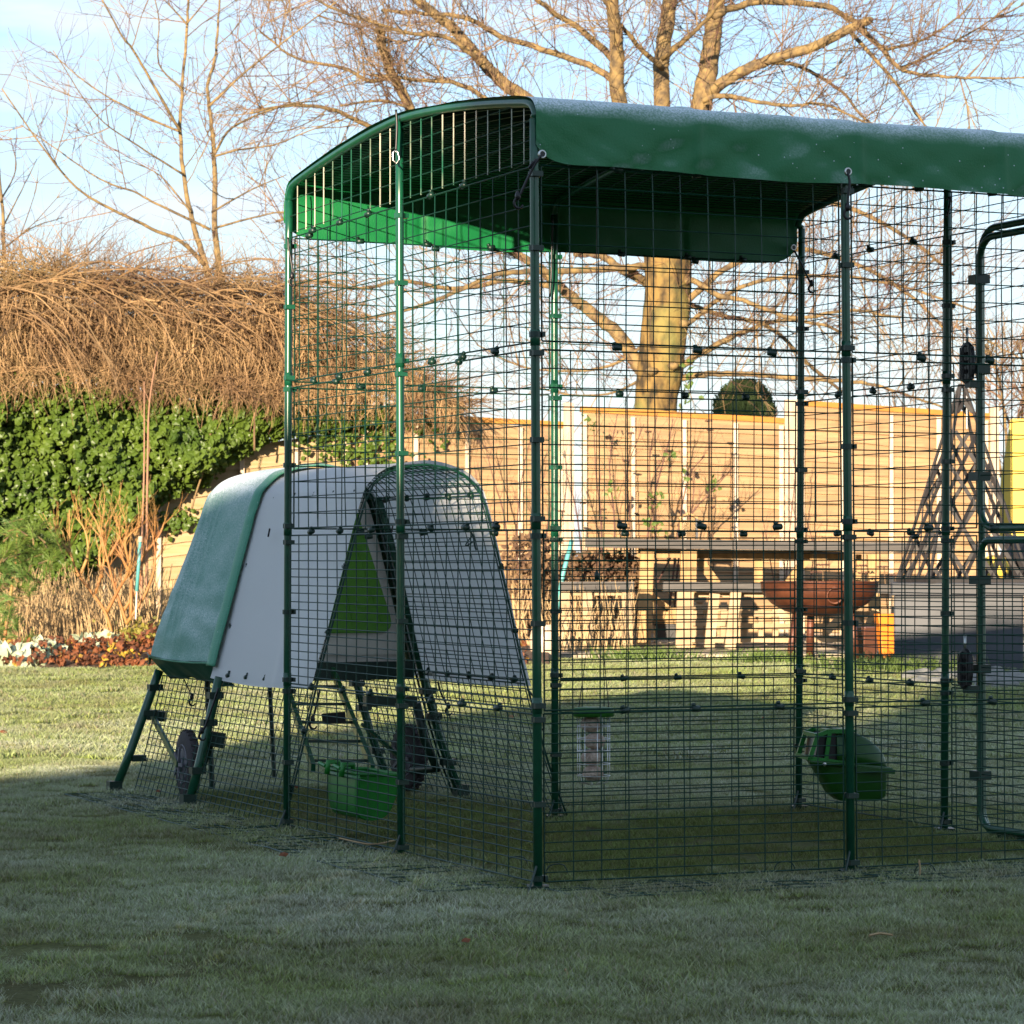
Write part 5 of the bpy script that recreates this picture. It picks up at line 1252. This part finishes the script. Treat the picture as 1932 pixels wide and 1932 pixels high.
tag(mb3.build('dark_stems', M['core'], dc), kind='stuff')
tag(mb.build('tan_stems', M['dead'], dc), kind='stuff'); tag(mb2.build('fine_stems', M['twig_tan'], dc), kind='stuff')

iv = thing('ivy', at(250, 1000, 24), 'dense glossy green ivy covering the left half of the fence', 'climbing plant')
IB = [(-60,1105),(60,1122),(130,1112),(190,1075),(240,1020),(285,960),(330,935),(400,905),(440,865),(500,832),(560,815),(660,800),(745,790)]
ITP = [(-60,712),(0,712),(150,702),(300,728),(420,742),(560,758),(745,782)]
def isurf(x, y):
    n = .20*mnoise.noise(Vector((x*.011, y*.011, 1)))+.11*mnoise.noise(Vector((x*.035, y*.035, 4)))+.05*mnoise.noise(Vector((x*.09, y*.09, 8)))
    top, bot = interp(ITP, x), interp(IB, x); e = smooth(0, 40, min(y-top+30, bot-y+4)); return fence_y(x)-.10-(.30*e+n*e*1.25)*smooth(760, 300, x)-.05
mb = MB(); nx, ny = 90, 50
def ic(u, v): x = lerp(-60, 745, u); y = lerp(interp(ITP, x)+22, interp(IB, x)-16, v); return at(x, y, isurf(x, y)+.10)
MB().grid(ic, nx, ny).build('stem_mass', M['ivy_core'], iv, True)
mb = MB(); r = random.Random(9); cnt = 0
while cnt < 15000:
    x = r.uniform(-60, 745); top, bot = interp(ITP, x)+26*mnoise.noise(Vector((x*.02, 1, 1)))+14*mnoise.noise(Vector((x*.07, 5, 1))), interp(IB, x); y = r.uniform(top-6, bot+6)
    if r.random() > smooth(bot+26*(.5+mnoise.noise(Vector((x*.03, y*.03, 2)))), bot-16, y)+.02: 
        if r.random() > .1: continue
    clump = mnoise.noise(Vector((x*.07, y*.07, 3)))
    if clump < -.30 and r.random() < .75: cnt += .3; continue
    p = at(x, y, isurf(x, y)+r.uniform(-.07, .06)-.07*clump); leaf(mb, p, r.choice((.028,.036,.045,.055,.07))*r.uniform(.85,1.15), r, nrm=(r.uniform(-1.2,1.2), -1, r.uniform(-.5,1.2))); cnt += 1
for (cx_, cy_, sx, sy, n) in ((655,845,38,26,230),(720,830,22,30,130),(340,985,26,12,120),(700,790,50,14,260),(590,800,50,18,400),(830,815,12,25,30)):
    for _ in range(n):
        x, y = r.gauss(cx_, sx), r.gauss(cy_, sy); p = at(x, y, fence_y(x)-r.uniform(.05,.14)); leaf(mb, p, r.uniform(.03,.055), r, nrm=(r.uniform(-.9,.9), -1, r.uniform(-.25,1)))
tag(mb.build('leaves', M['ivy'], iv), kind='stuff')

# ================================================================ LEFT FLOWER BED
bed = MB()
def bedf(u, v):
    y = lerp(0, 1, v); Y = lerp(19.4, 24.2, y); x = lerp(-9.5, .25, u); h = H(Y)+.005+.07*smooth(0, .12, v)+.04*noise_((x*1.5, Y*1.5, 0), 1, 4); return (x, Y+.10*noise_((x*.8, 0, 0), 1, 3)*(1-v), h if v > 0 else H(Y)-.01)
o = MB().grid(bedf, 120, 30).build('flower_bed', M['soil'], None, True, origin=(-4, 22, .1)); tag(o, kind='structure')
lt = MB(); r = random.Random(12); lt2 = MB()
def bz(x, Y): v = (Y-19.4)/4.8; return H(Y)+.005+.07*smooth(0, .12, v)+.04*noise_((x*1.5, Y*1.5, 0), 1, 4)
for k in range(9000):
    Y = 19.45+3.2*r.random()**1.6; x = r.uniform(-5.2, .1); z = bz(x, Y)
    pile = .22*math.exp(-(((x+2.25)/.42)**2+((Y-20.3)/.5)**2))+.10*math.exp(-(((x+3.15)/.5)**2+((Y-20.0)/.4)**2))
    if x > -1.6 and r.random() < .5: continue
    p = Vector((x, Y, z+r.random()*(.03+pile))); leaf(lt, p, r.uniform(.022, .055), r, nrm=(r.uniform(-1,1), r.uniform(-1,.5), r.uniform(.0,1)))
tag(lt.build('leaf_litter', M['litter'], None), 'orange and brown fallen leaves banked on the left flower bed', 'leaves', kind='stuff')
def silver_plant(px, py, Y, w, h, n, lab, sd):
    r = random.Random(sd); mb = MB(); c = at(px, py, Y); st = MB()
    for _ in range(n):
        a = r.random()*6.283; q = math.sqrt(r.random()); p = Vector((c.x+w*q*math.cos(a), Y+.25*q*math.sin(a), c.z+h*(1-q*q*.6)*r.uniform(.35, 1.0))); leaf(mb, p, r.uniform(.06, .13), r, nrm=(r.uniform(-1,1), r.uniform(-1,.2), r.uniform(-.1,1)))
        if r.random() < .15: st.wire(Vector((c.x+w*q*.4*math.cos(a), Y, c.z-.02)), p, .004)
    t = thing('silver_leaved_plant', Vector((c.x, Y, c.z)), lab, 'plant'); tag(mb.build('leaves', M['pale_leaf'], t), kind='stuff'); st.build('stems', M['strawstalk'], t)
silver_plant(28, 1276, 19.7, .26, .22, 330, 'frosted silver leaved plant at the front left corner of the bed', 1)
silver_plant(82, 1262, 20.1, .16, .22, 170, 'frosted silver leaved plant second from the left in the bed', 2)
silver_plant(185, 1238, 20.9, .20, .17, 200, 'frosted silver leaved plant behind the orange leaf pile', 3)
silver_plant(70, 1246, 20.8, .30, .1, 140, 'low silver leaved plant behind the front left one', 4)
# dry stalks
mb = MB(); r = random.Random(14)
for k in range(1500):
    x = r.uniform(-60, 300) if k % 5 else r.uniform(940, 1190); Y = r.uniform(21.0, 23.4); p = at(x, 0, Y); p.z = bz(p.x, Y) if x < 320 else .13
    h = r.uniform(.18, .62)*(1 if x < 320 else 1.0); ln = Vector((r.uniform(-.25,.25), r.uniform(-.1,.1), 1)); mb.tube([p, p+ln*h*.5, p+ln*h+Vector((r.uniform(-.08,.08),0,-.02))], [.005,.004,.002], 3, False)
tag(mb.build('dry_stalks', M['strawstalk'], None), 'bleached dry stalks standing along the foot of the fence', 'dead plants', kind='stuff')
def stems(name, label, cat, Y, lines, m, r0, r1, twig=0, seed=1, buds=None):
    t = thing(name, Vector((at(lines[0][0][0], lines[0][0][1], Y).x, Y, H(Y)+.05)), label, cat); r = random.Random(seed); tw = Twigs()
    for ln in lines:
        dz = r.uniform(-.2,.2); pts = [at(x, y, Y+dz*i/len(ln)) for i, (x, y) in enumerate(ln)]; path = catmull(pts, 4); n = len(path)
        MB().tube(path, [lerp(r0, r1, i/(n-1)) for i in range(n)], 6).build('stem', M[m], t, True)
        for _ in range(twig):
            i = r.randint(n//3, n-2); tw.grow(r, path[i], (path[i+1]-path[i]).normalized()+Vector((r.uniform(-1,1), r.uniform(-.5,.5), r.uniform(0,1))), r.uniform(.1,.3), r1*.7, 1, kids=(0,2))
    if twig: tag(tw.mb.build('side_shoots', M[m], t), kind='stuff')
    return t
stems('dogwood_shrub', 'leafless orange-stemmed dogwood in front of the ivy', 'shrub', 20.9, [
 [(214,1206),(200,1158),(175,1120),(150,1088),(135,1050),(131,1015),(131,962)],[(200,1158),(225,1110),(240,1085),(245,1060)],[(240,1178),(232,1155),(213,1097),(200,1044),(186,994),(166,958)],
 [(247,1170),(247,1080),(236,1025),(258,995)],[(240,1175),(276,1117),(293,1060),(287,1000)],[(150,1088),(166,1044),(160,1000),(140,972)],[(192,1090),(188,1040),(205,994)],[(200,1060),(226,1010),(215,975)],
 [(246,1084),(230,1044),(243,992)],[(180,1120),(196,1060),(192,1010),(205,980)],[(135,1050),(115,1020),(104,1000)],[(245,1090),(270,1050),(300,1010),(310,985)],[(232,1155),(262,1100),(262,1040),(254,1000)]], 'dogwood', .0135, .0045, 12, 3)
stems('tall_cane', 'pair of tall brown canes rising through the ivy', 'cane', 21.5, [[(277,1170),(277,1000),(279,850),(282,760),(297,663)],[(266,1170),(268,1020),(272,880),(272,720)]], 'cane', .012, .004, 2, 4)
stems('bare_climber_stem', 'thin bare stem leaning across the ivy towards the fence', 'stem', 23.2, [[(362,960),(370,930),(392,860),(400,800),(414,755),(420,700)],[(480,850),(480,790),(484,760),(470,730)]], 'twig_tan', .009, .003, 5, 5)
stems('rose_bush', 'bare rose stems with seed heads against the middle fence panel', 'shrub', 23.6, [
 [(1130,1180),(1135,1000),(1125,900),(1120,800)],[(1150,1180),(1160,1000),(1150,880),(1165,780)],[(1180,1180),(1190,1000),(1180,900),(1215,800)],[(1240,1180),(1235,1000),(1225,880),(1240,780)],[(1260,1180),(1280,1000),(1300,900),(1330,860)],
 [(1200,1180),(1230,960),(1260,840),(1270,790)],[(1270,1180),(1290,1000),(1350,920),(1385,880)],[(1110,1180),(1090,980),(1070,900)],[(1240,1100),(1300,980),(1310,900)]], 'twig', .009, .003, 16, 6)
stems('rose_bush', 'sparse dry stems against the fence beside the white tunnel sheet', 'shrub', 23.8, [
 [(960,1200),(955,1000),(930,900),(915,840)],[(985,1200),(975,1020),(985,900),(1000,830)],[(1000,1200),(1005,1000),(1030,880)],[(1020,1200),(1030,1020),(1045,900),(1040,830)],[(930,1180),(910,980),(895,880)]], 'twig', .008, .0025, 16, 7)
stems('spindly_shrub', 'spindly dry shrub in front of the right fence panel', 'shrub', 23.9, [[(1480,1150),(1490,1000),(1500,900),(1496,860)],[(1500,1150),(1510,1020),(1490,940)],[(1520,1150),(1535,1040),(1520,980)],[(1470,1150),(1450,1040),(1440,980)]], 'twig', .006, .002, 12, 8)
def heads(pts, Y, lab, name='sedum_plant', hr=.05):
    t = thing(name, at(pts[0][0], 1222, Y), lab, 'plant'); r = random.Random(3)
    for (x, y) in pts:
        c = at(x, y, Y+r.uniform(-.1,.1)); MB().tube([Vector((c.x+r.uniform(-.05,.05), c.y, .12)), c], .004, 4).build('stem', M['twig_tan'], t)
        mb = MB()
        for _ in range(26):
            a = r.random()*6.283; q = hr*math.sqrt(r.random()); p = c+Vector((q*math.cos(a), q*math.sin(a), .006*r.random())); mb.lathe([(0,-.008),(.008,0),(0,.008)], p, 5)
        mb.build('seed_head', M['seed'], t)
heads([(1625,1068),(1668,1070),(1604,1078),(1630,1082),(1575,1094),(1540,1080),(1690,1086),(1650,1092),(1600,1096),(1552,1066)], 22.2, 'brown flat-topped seed heads on thin stalks behind the fire bowl')
heads([(1190,818),(1224,815),(1337,795),(1340,812),(1345,940),(1342,958),(1138,962),(1100,950),(1060,965),(1160,860),(1180,870)], 23.5, 'dark dried rose hips and heads in front of the middle fence panel', 'dried_flower_stems', .028)
# brown hydrangea-like dead shrub by the short bench
mb = MB(); r = random.Random(31); st = MB()
for _ in range(1500):
    x, y = r.gauss(1130, 42), r.uniform(1040, 1105)+abs(r.gauss(0, 12)); x = min(1205, max(975, x)); p = at(x, y, 23.2+r.uniform(-.3,.3)); leaf(mb, p, r.uniform(.03,.06), r)
for _ in range(1100):
    x, y = r.gauss(1000, 24), r.uniform(1010, 1220); p = at(x, y, 23.0+r.uniform(-.3,.3)); leaf(mb, p, r.uniform(.03,.06), r)
for _ in range(160):
    x = r.uniform(960, 1200); st.tube([at(x, 1225, 23.2), at(x+r.uniform(-14,14), r.uniform(1030, 1100), 23.2+r.uniform(-.2,.2))], .005, 3, False)
t = thing('withered_shrub', at(1080, 1220, 23.2), 'withered brown shrub behind the short bench', 'shrub'); M['wither'] = mat('withered_leaf', (.20,.12,.06), .85, col2=(.10,.055,.035), nscale=7, trans=.15)
tag(mb.build('leaves', M['wither'], t), kind='stuff'); tag(st.build('stems', M['twig_tan'], t), kind='stuff')
# green leaves dotted on the roses
mb = MB()
for (cx_, cy_, n) in ((1120,800,14),(1340,912,16),(1238,940,18),(1228,990,10),(1265,860,8),(1155,920,8),(1290,905,6),(1245,1010,10)):
    for _ in range(n): leaf(mb, at(r.gauss(cx_,8), r.gauss(cy_,8), 23.55), r.uniform(.03,.06), r)
o = mb.build('leaves', M['green_leaf'], bpy.data.objects['rose_bush']); tag(o, kind='stuff')
# pine at the far left
pn = thing('young_pine', at(20, 1270, 20.6), 'young pine with long bright green needles at the left edge', 'tree')
MB().tube(catmull([at(x, y, 20.6) for x, y in ((-2,1288),(12,1180),(22,1110),(30,1050),(33,1000))], 4), [.014]*8+[.011]*5+[.008]*4, 8).build('trunk', M['dogwood'], pn, True)
r = random.Random(17); mb = MB(); bw = MB()
for (cx_, cy_, rx, ry, n) in ((50,1020,42,40,26),(20,1085,45,45,26),(80,1060,26,26,12),(8,1150,26,30,10),(12,1190,20,24,8),(60,1225,12,18,4),(5,1040,20,40,8),(95,1020,14,16,4)):
    for _ in range(n):
        x, y = cx_+rx*r.uniform(-1,1), cy_+ry*r.uniform(-1,1); p = at(x, y, 20.5+r.uniform(-.35,.3)); d0 = Vector((r.uniform(-.7,.9), r.uniform(-.6,.4), r.uniform(.0,.8))).normalized()
        bw.tube([p-d0*.10, p+d0*.05], [.006,.003], 4, False)
        for _ in range(46):
            d = (d0+Vector((r.uniform(-1,1), r.uniform(-1,1), r.uniform(-1,1)))*.75).normalized(); q = p+d0*r.uniform(-.06,.05); L = r.uniform(.06,.11); mb.tube([q, q+d*L*.6, q+d*L+Vector((0,0,-.01))], [.0016,.0014,.0005], 3, False)
tag(mb.build('needles', M['pine'], pn), kind='stuff'); bw.build('branches', M['limb'], pn)
# small yellow-green low shrub & euphorbia in the bed
mb = MB()
for _ in range(420): leaf(mb, at(r.gauss(262,26), r.gauss(1200,14), 20.9+r.uniform(-.2,.2)), r.uniform(.02,.045), r)
t = thing('low_shrub', at(262, 1215, 20.9), 'low yellow-green shrub between the dogwood and the coop jacket', 'shrub'); M['yg'] = mat('yellow_green_leaf', (.30,.26,.04), .6, col2=(.12,.12,.03), nscale=9, trans=.2)
tag(mb.build('leaves', M['yg'], t), kind='stuff')
# lush grass tufts at the patio edge
def tuft_clump(px, w, n, lab, Y=20.4, h=.10):
    mb = MB(); r = random.Random(px)
    for _ in range(n):
        x = at(px, 0, Y).x+r.gauss(0, w); Yy = Y+r.uniform(-.35,.3); b = Vector((x, Yy, H(Yy))); l = Vector((r.uniform(-.5,.5), r.uniform(-.4,.4), 1))*h*r.uniform(.4,1.2); mb.tube([b, b+l*.55, b+l+Vector((l.x*.4,0,-.01))], [.0045,.0035,.001], 3, False)
    o = mb.build('long_grass', M['green_leaf'], None); tag(o, lab, 'grass', kind='stuff')
tuft_clump(1215, .17, 500, 'fresh green long grass at the patio edge below the short bench')
tuft_clump(1440, .14, 400, 'fresh green long grass left of the fire bowl legs', 20.0)
tuft_clump(1690, .25, 800, 'long grass along the foot of the orange and grey planters', 19.0, .12)
# fallen leaves and scraps on the lawn
for k, (x, y, s) in enumerate(((536,1632,.026),(300,1508,.02),(965,1363,.03),(6,1392,.035),(560,1500,.02),(880,1800,.02),(1440,1365,.02))):
    mb = MB(); p = gnd(x, y)+Vector((0,0,.03)); leaf(mb, p, s, random.Random(k+3), nrm=(.2,-.6,1)); o = mb.build('fallen_leaf', M['litter']); 
    tag(o, ('orange fallen leaf in the shaded lawn left of the near posts','small fallen leaf beside the coop wheel','yellow fallen leaf on the lawn behind the tunnel','pale orange fallen leaf at the left edge of the lawn','tiny fallen leaf on the grass under the tunnel','fallen leaf on the shaded lawn in the foreground','fallen leaf on the sunny lawn in the middle')[k], 'leaf')
for k, pts in enumerate((((1735,1658),(1736,1640),(1734,1622)), ((1062,1846),(1070,1838),(1066,1828)), ((640,1600),(700,1612),(745,1604)), ((1640,1790),(1660,1786),(1684,1789)))):
    P_ = [gnd(*p)+Vector((0,0,.028)) for p in pts]
    if k < 2: P_ = [gnd(*pts[0])+Vector((0,0,0)), at(*pts[1], gnd(*pts[0]).y), at(*pts[2], gnd(*pts[0]).y)]
    o = MB().tube(catmull(P_, 4), .0025, 4).build('dry_stalk', M['strawstalk'])
    tag(o, ('upright dry stalk in the grass between the two right posts','small dry stalk on the foreground lawn','dry stalk lying left of the middle post foot','dry stalk lying in the foreground at the right')[k], 'stalk')
# ground pegs holding the skirt
for (x, y) in ((975,1640),(1480,1650),(705,1618),(1050,1655),(1745,1655)):
    p = gnd(x, y); MB().tube(catmull([p+Vector((-.03,0,-.01)), p+Vector((-.02,0,.028)), p+Vector((.02,.01,.03)), p+Vector((.035,.01,-.01))], 3), .0018, 5).build('skirt_peg', M['clip'], run, True)
print('twigs', n1, n2)
